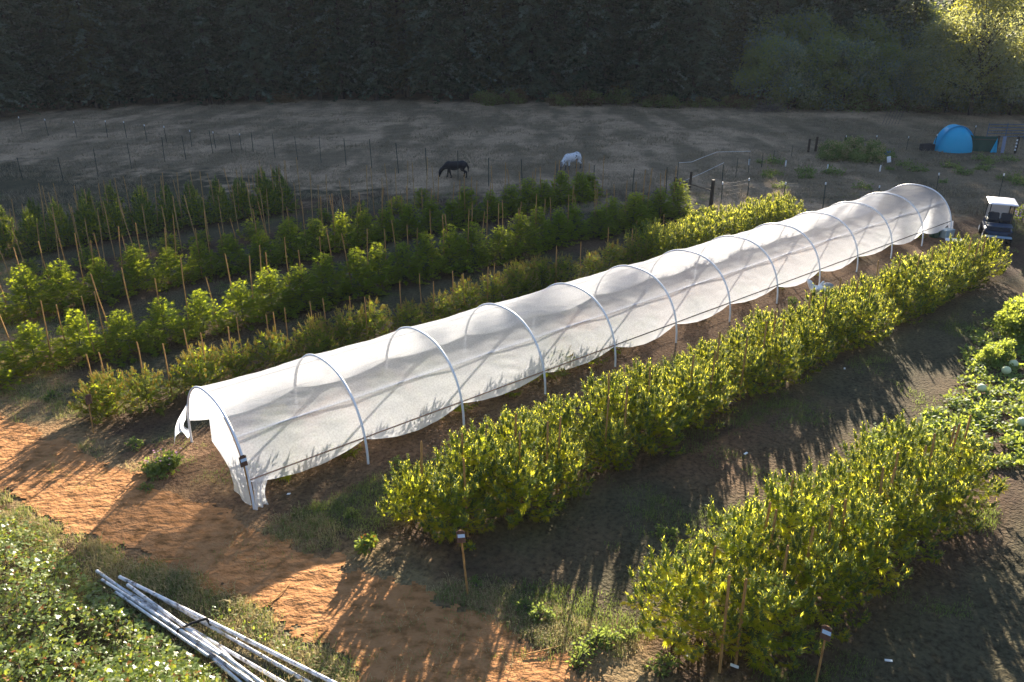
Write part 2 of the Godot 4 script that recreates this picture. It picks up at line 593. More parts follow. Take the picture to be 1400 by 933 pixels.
func path_edges(x: float) -> Vector2:      # far and near edge (distance ahead) of the clay path
	var far := 0.0
	var near := 0.0
	var fp := [Vector2(-30, 31.5), Vector2(-14.7, 20.4), Vector2(-10.6, 17.9), Vector2(-8.0, 16.3), Vector2(-6.2, 15.2), Vector2(-4.3, 14.1), Vector2(-2.3, 13.2), Vector2(0.2, 11.6), Vector2(2.2, 10.3), Vector2(6, 7.5)]
	var np := [Vector2(-30, 27.5), Vector2(-14.7, 17.2), Vector2(-12.1, 16.2), Vector2(-10.2, 15.0), Vector2(-8.9, 14.3), Vector2(-6.6, 13.3), Vector2(-5.2, 12.5), Vector2(-3.6, 11.5), Vector2(-2.0, 10.0), Vector2(6, 3.0)]
	for i in fp.size() - 1:
		if x >= fp[i].x and x < fp[i + 1].x: far = lerpf(fp[i].y, fp[i + 1].y, (x - fp[i].x) / (fp[i + 1].x - fp[i].x))
		if x >= np[i].x and x < np[i + 1].x: near = lerpf(np[i].y, np[i + 1].y, (x - np[i].x) / (np[i + 1].x - np[i].x))
	return Vector2(far, near)

func path() -> void:
	var c := 0.06
	var f1 := FastNoiseLite.new()
	f1.frequency = 0.9
	f1.fractal_octaves = 4
	f1.seed = 5
	var f2 := FastNoiseLite.new()
	f2.frequency = 2.6
	f2.fractal_octaves = 3
	f2.seed = 6
	var v := PackedVector3Array()
	var n := PackedVector3Array()
	var uv := PackedVector2Array()
	var ix := PackedInt32Array()
	var ids := {}
	var hgt := func(x: float, z: float) -> float:
		return gh(x, z) + 0.022 + 0.022 * f1.get_noise_2d(x * 0.8, z * 2.0) + 0.016 * f2.get_noise_2d(x * 0.6, z * 1.3)
	for i in range(-270, 70):
		var x := i * c
		var e := path_edges(x)
		for j in range(int(e.y / c) - 14, int(e.x / c) + 14):
			var zz := j * c
			var inside := minf(e.x - zz, zz - e.y) + f1.get_noise_2d(x * 0.8, zz) * 0.55 + f2.get_noise_2d(x, zz) * 0.22
			if inside < 0.0: continue
			var k := []
			for o in [[0, 0], [1, 0], [1, 1], [0, 1]]:
				var key := Vector2i(i + o[0], j + o[1])
				if not ids.has(key):
					ids[key] = v.size()
					var qx := key.x * c + (float(hash(key) % 100) / 100.0 - 0.5) * 0.03
					var qz := -(key.y * c) + (float(hash(key * 7) % 100) / 100.0 - 0.5) * 0.03
					v.push_back(Vector3(qx, hgt.call(qx, qz), qz))
					n.push_back(Vector3(hgt.call(qx - 0.03, qz) - hgt.call(qx + 0.03, qz), 0.06, hgt.call(qx, qz - 0.03) - hgt.call(qx, qz + 0.03)).normalized())
					uv.push_back(Vector2(qx * 0.7, qz) / 2.9)
				k.append(ids[key])
			ix.append_array([k[0], k[2], k[1], k[0], k[3], k[2]])
	var m := mat("clay", 0.43, 0.215, 0.092, 0.97, 0.2)
	m.albedo_texture = noise_tex(0.008, 61, [[0.0, Color(0.62, 0.62, 0.58)], [0.3, Color(0.80, 0.78, 0.74)], [0.5, Color(0.92, 0.90, 0.88)], [1.0, Color(1, 1, 1)]], 1024, 7)
	m.heightmap_enabled = true
	m.heightmap_scale = 4.0
	m.heightmap_texture = noise_tex(0.014, 62, [], 1024, 5)
	var a := []
	a.resize(Mesh.ARRAY_MAX)
	a[Mesh.ARRAY_VERTEX] = v
	a[Mesh.ARRAY_NORMAL] = n
	a[Mesh.ARRAY_TEX_UV] = uv
	a[Mesh.ARRAY_INDEX] = ix
	var g := ArrayMesh.new()
	g.add_surface_from_arrays(Mesh.PRIMITIVE_TRIANGLES, a)
	g.surface_set_material(0, m)
	single("dirt_path", g, "", "", Vector3.ZERO, "", "structure")

# ---------------------------------------------------------------- the wood behind the paddock
func conifer(called: String, tall: float, wide: float, seed_: int, needle: String) -> Node3D:
	rng.seed = seed_
	var root := thing(called, "dark conifer with layered drooping branches in the wood behind the dry paddock", "tree", Vector3.ZERO, "conifers behind the paddock")
	var tr := Solid.new()
	tr.path([Vector3(0, -0.3, 0), Vector3(0.05, tall * 0.4, 0.05), Vector3(0, tall * 0.97, 0)], [0.27, 0.17, 0.02], 7)
	var a := Soup.new()
	var b := Soup.new()
	var c := Soup.new()
	var y := tall * 0.05
	while y < tall * 0.985:
		var f := y / tall
		var reach := wide * pow(1.0 - f, 0.75) * (0.6 + 0.4 * minf(1.0, f * 6.0)) + 0.15
		for i in (6 if f < 0.8 else 5):
			var az := rr(0, TAU)
			var d := Vector3(cos(az), 0, sin(az))
			var length := reach * rr(0.6, 1.12)
			var droop := rr(0.15, 0.5)
			var side := Vector3(-d.z, 0, d.x)
			tr.tube(Vector3(0, y, 0), Vector3(0, y, 0) + d * length * 0.8 + Vector3(0, -droop * length * 0.45, 0), 0.03, 0.008, 3, false)
			var pick := rng.randf()
			var soup: Soup = a if pick < 0.52 else b if pick < 0.82 else c
			var steps := maxi(3, int(length / 0.17))
			for k in steps:
				var q := (k + rr(0.2, 0.9)) / steps
				var p := Vector3(0, y + (0.10 * q - droop * q * q) * length + rr(-0.08, 0.08), 0) + d * length * q
				var sg := -1.0 if k % 2 == 0 else 1.0
				var out := (d * rr(0.35, 1.0) + side * sg * rr(0.5, 1.1) + Vector3(0, rr(-0.55, 0.05), 0)).normalized()
				var wv := out.cross(Vector3(rr(-0.5, 0.5), 1, rr(-0.5, 0.5))).normalized()
				var len2 := rr(0.4, 0.85) * (1.0 - 0.35 * q) * minf(1.0, 0.35 + length / 2.5)
				soup.leaf(p, out, wv, len2, rr(0.09, 0.16))
				soup.leaf(p, (out + Vector3(0, -0.55, 0)).normalized(), wv, len2 * 0.7, 0.11)
		y += rr(0.20, 0.34)
	part("trunk", of_solid(tr, M.bark), root)
	tag(part("crown", of_soups([a, M[needle], b, M.needle_mid, c, M.needle_blue]), root), "", "", "", "stuff")
	return root

func leafy(called: String, label: String, category: String, group: String, tall: float, wide: float, base: float, leaves: int, size: float, mats: Array, seed_: int, clumps := 26, slim := 0.34) -> Node3D:
	# a broadleaved tree or shrub: stems to clumps, leaves spread round each clump
	rng.seed = seed_
	var root := thing(called, label, category, Vector3.ZERO, group)
	var tr := Solid.new()
	var stem := maxf(0.03, tall * 0.018)
	tr.path([Vector3(0, -0.15, 0), Vector3(rr(-0.1, 0.1), tall * 0.3, rr(-0.1, 0.1)), Vector3(rr(-0.2, 0.2) * wide, tall * 0.6, rr(-0.2, 0.2) * wide)], [stem, stem * 0.75, stem * 0.3], 6)
	var soups := []
	for m in mats: soups.append(Soup.new())
	for c in clumps:
		var f := rr(0.0, 1.0)
		var y := lerpf(base, 0.93, f) * tall
		var prof := sqrt(maxf(0.05, 1.0 - pow(absf(f - 0.35) / 0.68, 2.0)))
		var az := c * 2.4 + rr(-0.5, 0.5)
		var r := wide * prof * sqrt(rr(0.15, 1.0))
		var p := Vector3(cos(az) * r, y, sin(az) * r)
		tr.tube(Vector3(0, maxf(0.02, y * 0.55), 0), p, stem * 0.4, stem * 0.08, 4, false)
		var rad := rr(0.6, 1.25) * wide * 0.42
		var main := rng.randi() % mats.size()
		for l in leaves / clumps:
			var d := Vector3(rng.randfn(), rng.randfn() * 0.75, rng.randfn()).normalized() * pow(rng.randf(), 0.45)
			var q := p + d * rad
			if q.y < 0.02: q.y = rr(0.02, 0.2)
			var out := (d + Vector3(rr(-0.7, 0.7), rr(-0.8, 0.4), rr(-0.7, 0.7))).normalized()
			var wv := out.cross(Vector3(rr(-1, 1), rr(-1, 1), rr(-1, 1))).normalized()
			var soup: Soup = soups[main if rng.randf() < 0.75 else rng.randi() % mats.size()]
			soup.leaf(q, out, wv, size * rr(0.7, 1.4), size * slim)
	part("trunk" if tall > 3.0 else "stem", of_solid(tr, M.bark if tall > 3.0 else M.twig), root)
	var list := []
	for i in mats.size(): list.append_array([soups[i], M[mats[i]]])
	tag(part("crown" if tall > 3.0 else "foliage", of_soups(list), root), "", "", "", "stuff")
	return root

func pieces(pts: Array, x: float) -> float:
	if x <= pts[0][0]: return pts[0][1]
	for i in pts.size() - 1:
		if x < pts[i + 1][0]: return lerpf(pts[i][1], pts[i + 1][1], (x - pts[i][0]) / (pts[i + 1][0] - pts[i][0]))
	return pts[-1][1]

const EDGE := [[-70, 82], [-52, 85], [-41, 94], [-24, 99], [0, 99], [24, 93], [40, 92], [52, 90], [70, 88]]
# how far towards the camera the wood's shade reaches on the ground (x across, distance ahead)
const SHADE := [[-60, 32], [-30, 26], [-23, 25], [-18, 25.5], [-14, 25], [-9.5, 25], [-7.5, 23.5], [-6, 21.5], [-0.5, 23], [4.8, 29], [6, 33], [9, 39], [11, 46], [13, 46], [15, 40], [19, 36], [23, 34.5], [30, 34], [45, 36]]
func shade_height(x: float, ahead: float) -> float:       # tree height whose shadow just reaches that line
	var az := deg_to_rad(SUN_AZ)
	var reach := 55.0
	for i in 12: reach = (ahead - pieces(SHADE, x - reach * sin(az))) / cos(az)
	return reach * tan(deg_to_rad(SUN_EL))

func added_hill() -> void:  # added slope behind the wood, blocks bright horizon gaps between the trees
	var hill := sheet(func(u, v):
		var x: float = lerpf(-420.0, 420.0, u)
		var k: float = v * v * (3.0 - 2.0 * v)
		return Vector3(x, -0.5 + 17.0 * k + 1.5 * low.get_noise_2d(x * 0.15, v * 30.0) * v, -lerpf(126.0, 230.0, v) + 8.0 * low.get_noise_2d(x * 0.1, 4.0)), 80, 14, mat("leaf_litter", 0.045, 0.040, 0.026, 0.95))
	single("added_hill", hill, "", "", Vector3.ZERO, "", "structure")

func wood() -> void:
	added_hill()
	var protos := [conifer("conifer_tree", 18.0, 3.8, 101, "needle_green"), conifer("conifer_tree", 18.0, 3.2, 102, "needle_olive"), conifer("conifer_tree", 18.0, 4.6, 103, "needle_mid"), conifer("conifer_tree", 18.0, 2.9, 104, "needle_green")]
	rng.seed = 500
	var k := 0
	for r in 6:
		var x := -84.0 + r * 1.7
		while x < 84.0:
			var ahead := pieces(EDGE, x) + 2.0 + r * 5.0 + rr(-2.5, 2.0)
			if x > 22.0 and r == 0: ahead += 4.0
			if absf(x) < ahead * 0.72:
				var tall := maxf(12.5, shade_height(x, ahead) + rr(0.5, 2.3) - (0.0 if r == 0 else 0.3))
				if x > 46.0 and x < 66.0: tall = minf(tall, 10.5 + rr(-1, 1) + r * 1.2)
				var kind: int = k if k < 4 else rng.randi() % 4
				var o: Node3D = protos[k] if k < 4 else copy_of(protos[kind], "conifer_tree")
				o.position = onto(Vector3(x + rr(-0.8, 0.8), 0, -ahead))
				var sc := tall / 18.0
				o.scale = Vector3(lerpf(sc, 1.0, 0.5), sc, lerpf(sc, 1.0, 0.5))
				o.rotation.y = rr(0, TAU)
				o.set_meta("label", ["broad dark green conifer", "olive green conifer", "wide bluish conifer", "slim dark green conifer"][kind] + (" in the front line of the wood facing the dry paddock" if r < 2 else " deeper in the wood behind the front line of trees"))
				k += 1
			x += rr(2.5, 3.7) + r * 0.3
	# broadleaved growth along the right edge of the wood
	var al := leafy("alder_tree", "green broadleaved tree at the edge of the conifer wood", "tree", "broadleaved trees along the wood edge", 7.5, 3.0, 0.12, 9000, 0.26, ["tree_leaf", "tree_leaf", "needle_blue"], 201, 40)
	var al2 := leafy("alder_tree", "green broadleaved tree at the edge of the conifer wood", "tree", "broadleaved trees along the wood edge", 6.0, 2.8, 0.08, 8000, 0.24, ["tree_leaf", "willow_leaf", "needle_blue"], 202, 36)
	var wl := leafy("willow_tree", "grey green willow with gold lit leaves above the blue dome", "tree", "", 13.5, 5.2, 0.2, 20000, 0.30, ["tree_leaf_gold", "willow_leaf", "willow_leaf"], 203, 60, 0.22)
	var sh := leafy("shrub", "low brown and green shrub under the wood edge trees", "shrub", "shrubs under the wood edge", 1.9, 1.5, 0.1, 2600, 0.2, ["bracken", "tree_leaf", "bracken"], 204, 16)
	var sh2 := leafy("shrub", "low brown and green shrub under the wood edge trees", "shrub", "shrubs under the wood edge", 1.6, 1.7, 0.1, 2600, 0.2, ["tree_leaf", "tree_leaf", "bracken"], 205, 16)
	rng.seed = 501
	wl.position = onto(Vector3(47.5, 0, -86))
	var spots := [[1045, 150, 0.9], [1085, 151, 1.05], [1125, 150, 0.95], [1165, 151, 1.1], [1205, 152, 0.95], [1235, 152, 1.0], [1262, 154, 0.8], [1300, 156, 0.9], [1345, 158, 0.8], [1385, 160, 0.95], [1425, 160, 1.0], [1060, 143, 1.2], [1110, 142, 1.3], [1180, 143, 1.35], [1240, 143, 1.3], [1290, 146, 1.5], [1390, 146, 1.4]]
	for i in spots.size():
		var q = spots[i]
		var o: Node3D = [al, al2][i] if i < 2 else copy_of([al, al2][rng.randi() % 2], "alder_tree")
		o.position = onto(at(q[0], q[1]) + Vector3(rr(-0.6, 0.6), 0, -1.5))
		o.rotation.y = rr(0, TAU)
		o.scale = Vector3.ONE * q[2] * rr(0.9, 1.1)
	var w2 := copy_of(wl, "willow_tree", "slim grey green willow at the wood edge, lower than the gold lit one")
	w2.position = onto(at(1290, 154) + Vector3(0, 0, -2))
	w2.scale = Vector3(0.7, 0.66, 0.7)
	w2.rotation.y = 2.0
	for i in 34:
		var px := 640.0 + i * 24.0 + rr(-9, 9)
		var y := 141.0 + maxf(0, px - 700) * 0.017 + rr(-1.5, 2.5)
		if px < 1000 and i % 2 == 0: continue
		var o: Node3D = [sh, sh2][i % 2] if i in [1, 2] else null
		if o == null: o = copy_of([sh, sh2][rng.randi() % 2], "shrub")
		o.position = onto(at(px, y))
		o.rotation.y = rr(0, TAU)
		o.scale = Vector3(rr(0.8, 1.3), rr(0.5, 1.1), rr(0.8, 1.3))
	for q in [[386, 140, "bracken"], [1050, 153, "twig"]]:
		var heap := Soup.new()
		for i in 700:
			var d := Vector3(rng.randfn() * 0.9, absf(rng.randfn()) * 0.42, rng.randfn() * 0.6)
			heap.leaf(d, Vector3(rr(-1, 1), rr(-0.4, 0.6), rr(-1, 1)).normalized(), Vector3(rr(-1, 1), rr(-1, 1), rr(-1, 1)).normalized(), rr(0.3, 0.9), 0.03)
		single("brush_pile", of_soup(heap, M[q[2]]), "heap of reddish cut brush by the dark conifers" if q[2] == "bracken" else "heap of grey cut brush beside the wood edge shrubs", "brush pile", onto(at(q[0], q[1])))

# ---------------------------------------------------------------- the tunnel
const BAY := 3.08
const BAYS := 12
func arch(th: float, grow := 0.0) -> Vector2:             # t, height of the hoop at angle th (0 = right foot)
	var n := 2.25
	var x := signf(cos(th)) * pow(absf(cos(th)), 2.0 / n)
	var y := pow(maxf(sin(th), 0.0), 2.0 / n)
	return Vector2(2.0 - (2.0 + grow) * x, (2.22 + grow) * y)
func tunnel() -> void:
	rng.seed = 41
	var root := thing("hoop_tunnel", "long low tunnel of white translucent cloth over pipe hoops between crop rows", "row tunnel")
	var th0 := 0.0
	while arch(th0).y < 0.74: th0 += 0.005
	var fold := FastNoiseLite.new()
	fold.frequency = 0.5
	fold.seed = 77
	var skin := func(u: float, v: float) -> Vector3:
		var s := u * BAY * BAYS
		var f := fposmod(s / BAY, 1.0)
		var bay := int(s / BAY)
		var sag := 4.0 * f * (1.0 - f)
		var th := lerpf(th0, PI - th0, v)
		var crown := sin(th)
		var slack := 0.055 + 0.015 * sin(bay * 2.7)
		var inward := sag * slack * crown
		# creases that run out from the hoops and slack diagonal folds
		var near := exp(-f * 5.0) + exp(-(1.0 - f) * 5.0)
		inward += 0.010 * near * (1.0 - exp(-minf(f, 1.0 - f) * 22.0)) * sin(th * 34.0 + bay) * crown
		inward += 0.035 * sag * fold.get_noise_2d(s * 1.3 + th * 2.2, th * 2.6 - s * 0.5) * (0.4 + 0.6 * crown)
		inward += 0.006 * sag * sin(th * 40.0 + s * 6.0 + 2.0 * fold.get_noise_2d(s, th * 3.0)) * maxf(0.0, fold.get_noise_2d(s * 0.9 + 40.0, th)) * 2.0
		var q := arch(th, -inward)
		return P(s, q.x, q.y)
	part("cover", sheet(skin, BAYS * 26, 84, M.row_cover_cloth), root)
	for side in 2:
		var flap := func(u: float, v: float) -> Vector3:
			var s := u * BAY * BAYS
			var f := fposmod(s / BAY, 1.0)
			var sag := 4.0 * f * (1.0 - f)
			var bay := int(s / BAY)
			var drop := (0.05 + sag * (0.22 + 0.07 * sin(bay * 1.9 + side))) * v
			var t0 := arch(th0).x - 0.012
			var o := -0.02 * sin(v * PI) - 0.05 * v * sag + 0.012 * sin(s * 9.0) * v * sag
			return P(s, t0 + o if side == 0 else 4.0 - t0 - o, 0.735 - drop)
		part("side_flap", sheet(flap, BAYS * 22, 5, M.row_cover_cloth), root)
		var rail_t := arch(th0).x - 0.03
		for b in BAYS:
			var r := Solid.new()
			var m: Material = M.rail_wood if b < 4 else M.post_metal if b % 2 else M.twig
			r.tube(P(b * BAY + 0.03, rail_t if side == 0 else 4.0 - rail_t, 0.74), P((b + 1) * BAY - 0.03, rail_t if side == 0 else 4.0 - rail_t, 0.735), 0.017, 0.017, 6)
			part("side_rail", of_solid(r, m if b < 4 else M.wire), root)
	for k in BAYS + 1:
		var h := Solid.new()
		var pts := []
		var rad := []
		for i in 45:
			var q := arch(PI * i / 44.0, 0.016)
			pts.append(P(k * BAY, q.x, maxf(q.y, -0.1)))
			rad.append(0.032)
		pts[0].y = -0.2
		pts[-1].y = -0.2
		h.path(pts, rad, 8)
		part("hoop", of_solid(h, M.pipe_white), root)
	for q in [0.57, 3.43]:
		var r := Solid.new()
		var th := acos(pow((2.0 - q) / 2.0, 1.125)) if q < 2.0 else PI - acos(pow((q - 2.0) / 2.0, 1.125))
		var pos := arch(th, -0.07)
		for b in BAYS: r.tube(P(b * BAY, pos.x, pos.y), P((b + 1) * BAY, pos.x, pos.y), 0.014, 0.014, 6)
		part("purlin", of_solid(r, M.pipe_white), root)
	# loose cloth at the near end: a curtain drawn to the right leg, tied down in a tail, and a torn tail on the left
	var inner := [in_hoop(286, 560, 0), in_hoop(288, 578, 0), in_hoop(291, 603, 0), in_hoop(302, 618, 0), in_hoop(316, 640, 0), in_hoop(322, 662, 0), in_hoop(322, 692, 0)]
	var curtain := func(u: float, v: float) -> Vector3:
		var q := arch(lerpf(1.35, 0.02, v), -0.03)
		var outer := P(0, q.x, q.y)
		var k := v * (inner.size() - 1)
		var i := mini(int(k), inner.size() - 2)
		var inn: Vector3 = inner[i].lerp(inner[i + 1], k - i)
		var p := outer.lerp(inn, u)
		return p + U * (-0.03 - 0.06 * sin(u * PI) * sin(v * 3.0) - 0.025 * sin(u * 11.0 + v * 4.0) * v)
	part("end_curtain", sheet(curtain, 14, 36, M.row_cover_cloth), root)
	var tail := func(u: float, v: float) -> Vector3:
		var a := P(0.03 + u * 0.42, -0.03, 0.76 - u * 0.03)
		var b := P(-0.02 + u * 0.34, -0.12 + u * 0.05, 0.02)
		var p := a.lerp(b, v)
		return p + W * (-0.05 * sin(u * 15.0) * (0.4 + 0.6 * v)) + U * (-0.12 * sin(v * PI) * (u - 0.2))
	part("tied_tail", sheet(tail, 26, 16, M.row_cover_cloth), root)
	var torn := func(u: float, v: float) -> Vector3:
		var q := arch(PI - th0 - 0.28 * (1.0 - u), 0.02)
		var a := P(-0.02 - 0.05 * u, q.x, q.y)
		var b := P(-0.45 + 0.50 * u, 4.0 + 0.1 * u, 0.10 + 0.30 * absf(sin(u * 4.0)))
		return a.lerp(b, v) + U * (-0.12 * sin(v * PI)) + W * (0.05 * sin(u * 12.0) * v)
	part("torn_tail", sheet(torn, 18, 14, M.row_cover_cloth), root)
	var fl := func(u: float, v: float) -> Vector3:
		var p := P(36.96 + 0.02, -0.05 + u * 0.3, 0.74).lerp(P(37.1, -0.1 + u * 0.25, 0.02), v)
		return p + U * 0.05 * sin(u * 14.0)
	part("tied_tail", sheet(fl, 16, 10, M.row_cover_cloth), root)

# ---------------------------------------------------------------- crop plants
func fan(s: Soup, p: Vector3, d: Vector3, size: float, count: int, droop: float) -> void:
	var side := d.cross(Vector3.UP).normalized()
	var up := side.cross(d).normalized()
	side = (side + up * rr(-0.5, 0.5)).normalized()
	var half := (count - 1) / 2.0
	for i in count:
		var a := (i - half) / half * 1.25
		var len_ := size * (1.0 - 0.34 * absf(a)) * rr(0.9, 1.1)
		var dir := (d * cos(a) + side * sin(a) + Vector3(0, -droop - 0.12 * absf(a), 0)).normalized()
		var wv := dir.cross(up).normalized()
		s.leaf(p, dir, wv, len_, len_ * 0.085)
func spike(core: Soup, sugar: Soup, p: Vector3, d: Vector3, length: float, r: float) -> void:
	var x := d.cross(Vector3(0.3, 0.2, 1)).normalized()
	var y := d.cross(x).normalized()
	for i in 5:
		var a0 := TAU * i / 5.0
		var a1 := TAU * (i + 1) / 5.0
		var n0 := x * cos(a0) + y * sin(a0)
		var n1 := x * cos(a1) + y * sin(a1)
		var m0 := p + d * length * 0.3 + n0 * r * 0.8
		var m1 := p + d * length * 0.3 + n1 * r * 0.8
		core.tri(p, m1, m0)
		core.tri(m0, m1, p + d * length * 0.95)
	var n := int(length / 0.011)
	for i in n:
		var f := float(i) / n
		var a := i * 2.4 + rr(-0.4, 0.4)
		var o := x * cos(a) + y * sin(a)
		var rad := r * (0.55 + 0.45 * sin(minf(1.0, f * 2.2) * 1.57)) * (1.05 - 0.6 * f)
		var q := p + d * (length * f) + o * rad * 0.55
		var dir := (o * rr(0.7, 1.2) + d * rr(0.5, 1.0)).normalized()
		var wv := dir.cross(d + o * 0.3).normalized()
		if i % 3 == 0: sugar.leaf(q, dir, wv, r * rr(1.3, 2.4), r * 0.16)
		else: core.leaf(q, dir, wv, r * rr(0.8, 1.2), r * 0.33)
func crop_plant(called: String, k: Dictionary, seed_: int) -> Node3D:
	rng.seed = seed_
	var root := thing(called, "", "crop plant", Vector3.ZERO, k.group)
	var stem := Solid.new()
	var tall: float = k.tall
	var wide: float = k.wide
	stem.path([Vector3(0, -0.12, 0), Vector3(rr(-0.03, 0.03), tall * 0.45, rr(-0.03, 0.03)), Vector3(rr(-0.04, 0.04), tall * 0.86, rr(-0.04, 0.04))], [0.028, 0.02, 0.006], 6)
	var soups := []
	for m in k.mats: soups.append(Soup.new())
	var core := Soup.new()
	var sugar := Soup.new()
	var nb: int = k.branches
	for i in nb:
		var f := (i + 0.5) / nb
		var az := i * 2.39996 + rr(-0.35, 0.35)
		var y0 := tall * lerpf(0.04, 0.70, f)
		var r := 0.0
		var y1 := 0.0
		if k.form == "bush":
			y1 = tall * (lerpf(0.20, 0.98, pow(f, 0.75)) + rr(-0.07, 0.05))
			var e := clampf((y1 / tall - 0.25) / 0.75, 0, 1)
			r = wide * sqrt(maxf(0.02, 1.0 - pow(e, 1.8))) * (rr(0.75, 1.08) if rng.randf() < 0.7 else rr(0.25, 0.8))
		else:
			y1 = tall * (lerpf(0.08, 1.0, pow(f, 1.25)) + rr(-0.04, 0.03))
			r = wide * pow(maxf(0.0, 1.02 - y1 / tall), 0.68) * rr(0.65, 1.15)
		var d := Vector3(cos(az), 0, sin(az))
		var a := Vector3(0, y0, 0)
		var tip := d * r + Vector3(0, y1, 0)
		var mid := d * r * 0.62 + Vector3(0, lerpf(y0, y1, 0.35), 0)
		stem.tube(a, mid, 0.010, 0.007, 4, false)
		stem.tube(mid, tip, 0.007, 0.003, 4, false)
		var along := (tip - mid).normalized()
		var grow := (along + Vector3.UP * 1.3).normalized()
		var main := rng.randi() % soups.size()
		for l in int(k.fans * (0.5 + 0.8 * r / wide)):
			var q := pow(rr(0.08, 1.0), 0.7)
			var p := a.lerp(mid, q * 2.0) if q < 0.5 else mid.lerp(tip, q * 2.0 - 1.0)
			var out := (d * rr(0.1, 1.0) + Vector3(rr(-1, 1), rr(-0.35, 0.6), rr(-1, 1))).normalized()
			p += out * rr(0.02, 0.09)
			var soup: Soup = soups[main if rng.randf() < 0.7 else rng.randi() % soups.size()]
			fan(soup, p, out, k.leaf * (rr(0.6, 1.1) if rng.randf() < 0.86 else rr(1.4, 1.9)) * (1.15 - 0.35 * q), 7, rr(0.1, 0.5))
		if k.bud > 0.0:
			spike(core, sugar, tip - grow * k.bud * 0.35, grow, k.bud * rr(0.8, 1.3) * (1.25 if f > 0.85 else 1.0), k.bud * 0.19)
			for b in int(k.side_buds):
				var q := rr(0.25, 0.95)
				var p := mid.lerp(tip, q) + Vector3(rr(-1, 1), 0.3, rr(-1, 1)) * 0.10
				spike(core, sugar, p, (grow + Vector3(rr(-0.4, 0.4), 0, rr(-0.4, 0.4))).normalized(), k.bud * rr(0.4, 0.75), k.bud * 0.13)
		else:
			for b in 3: fan(soups[main], tip - along * 0.05, (Vector3(cos(b * 2.1 + i), 0.9, sin(b * 2.1 + i))).normalized(), k.leaf * 0.7, 5, 0.0)
	part("stem", of_solid(stem, M.stem_green), root)
	var list := []
	for i in soups.size(): list.append_array([soups[i], M[k.mats[i]]])
	tag(part("foliage", of_soups(list), root), "", "", "", "stuff")
	if k.bud > 0.0: tag(part("bud_spikes", of_soups([core, M[k.core], sugar, M[k.sugar]]), root), "", "", "", "stuff")
	return root
func plant_row(called: String, k: Dictionary, variants: int, seed_: int, spots: Array) -> void:   # spots: Vector3(s, t, scale)
	var protos := []
	for i in variants: protos.append(crop_plant(called, k, seed_ + i))
	rng.seed = seed_ + 50
	var lines := {}
	for q in spots: lines.get_or_add(int(q.y > k.split), []).append(q)
	for l in lines: lines[l].sort_custom(func(a, b): return a.x < b.x)
	for i in spots.size():
		var o: Node3D = protos[i] if i < variants else copy_of(protos[rng.randi() % variants], called)
		var line := int(spots[i].y > k.split)
		var nth: int = lines[line].find(spots[i]) + 1
		o.set_meta("label", ("%d%s " % [nth, "th" if nth in [11, 12, 13] else {1: "st", 2: "nd", 3: "rd"}.get(nth % 10, "th")]) + k.label.replace("LINE", k.line[line]))
		o.position = onto(P(spots[i].x, spots[i].y))
		o.rotation.y = rr(0, TAU)
		var sc: float = spots[i].z
		o.scale = Vector3(sc * rr(0.94, 1.06), sc * rr(0.92, 1.06), sc * rr(0.94, 1.06))
func stake_row(called: String, mesh: Mesh, label: String, group: String, places: Array, lean := 0.05) -> void:  # places: Vector3(s, t, height)
	for q in places:
		var o := single(called, mesh, label, "stake", onto(P(q.x, q.y)) + Vector3(0, -0.1, 0), group)
		o.basis = Basis(Vector3(rr(-1, 1), 0, rr(-1, 1)).normalized(), rr(0, lean)) * Basis(Vector3.UP, rr(0, TAU)).scaled(Vector3(1, (q.z + 0.1) / 2.0, 1))

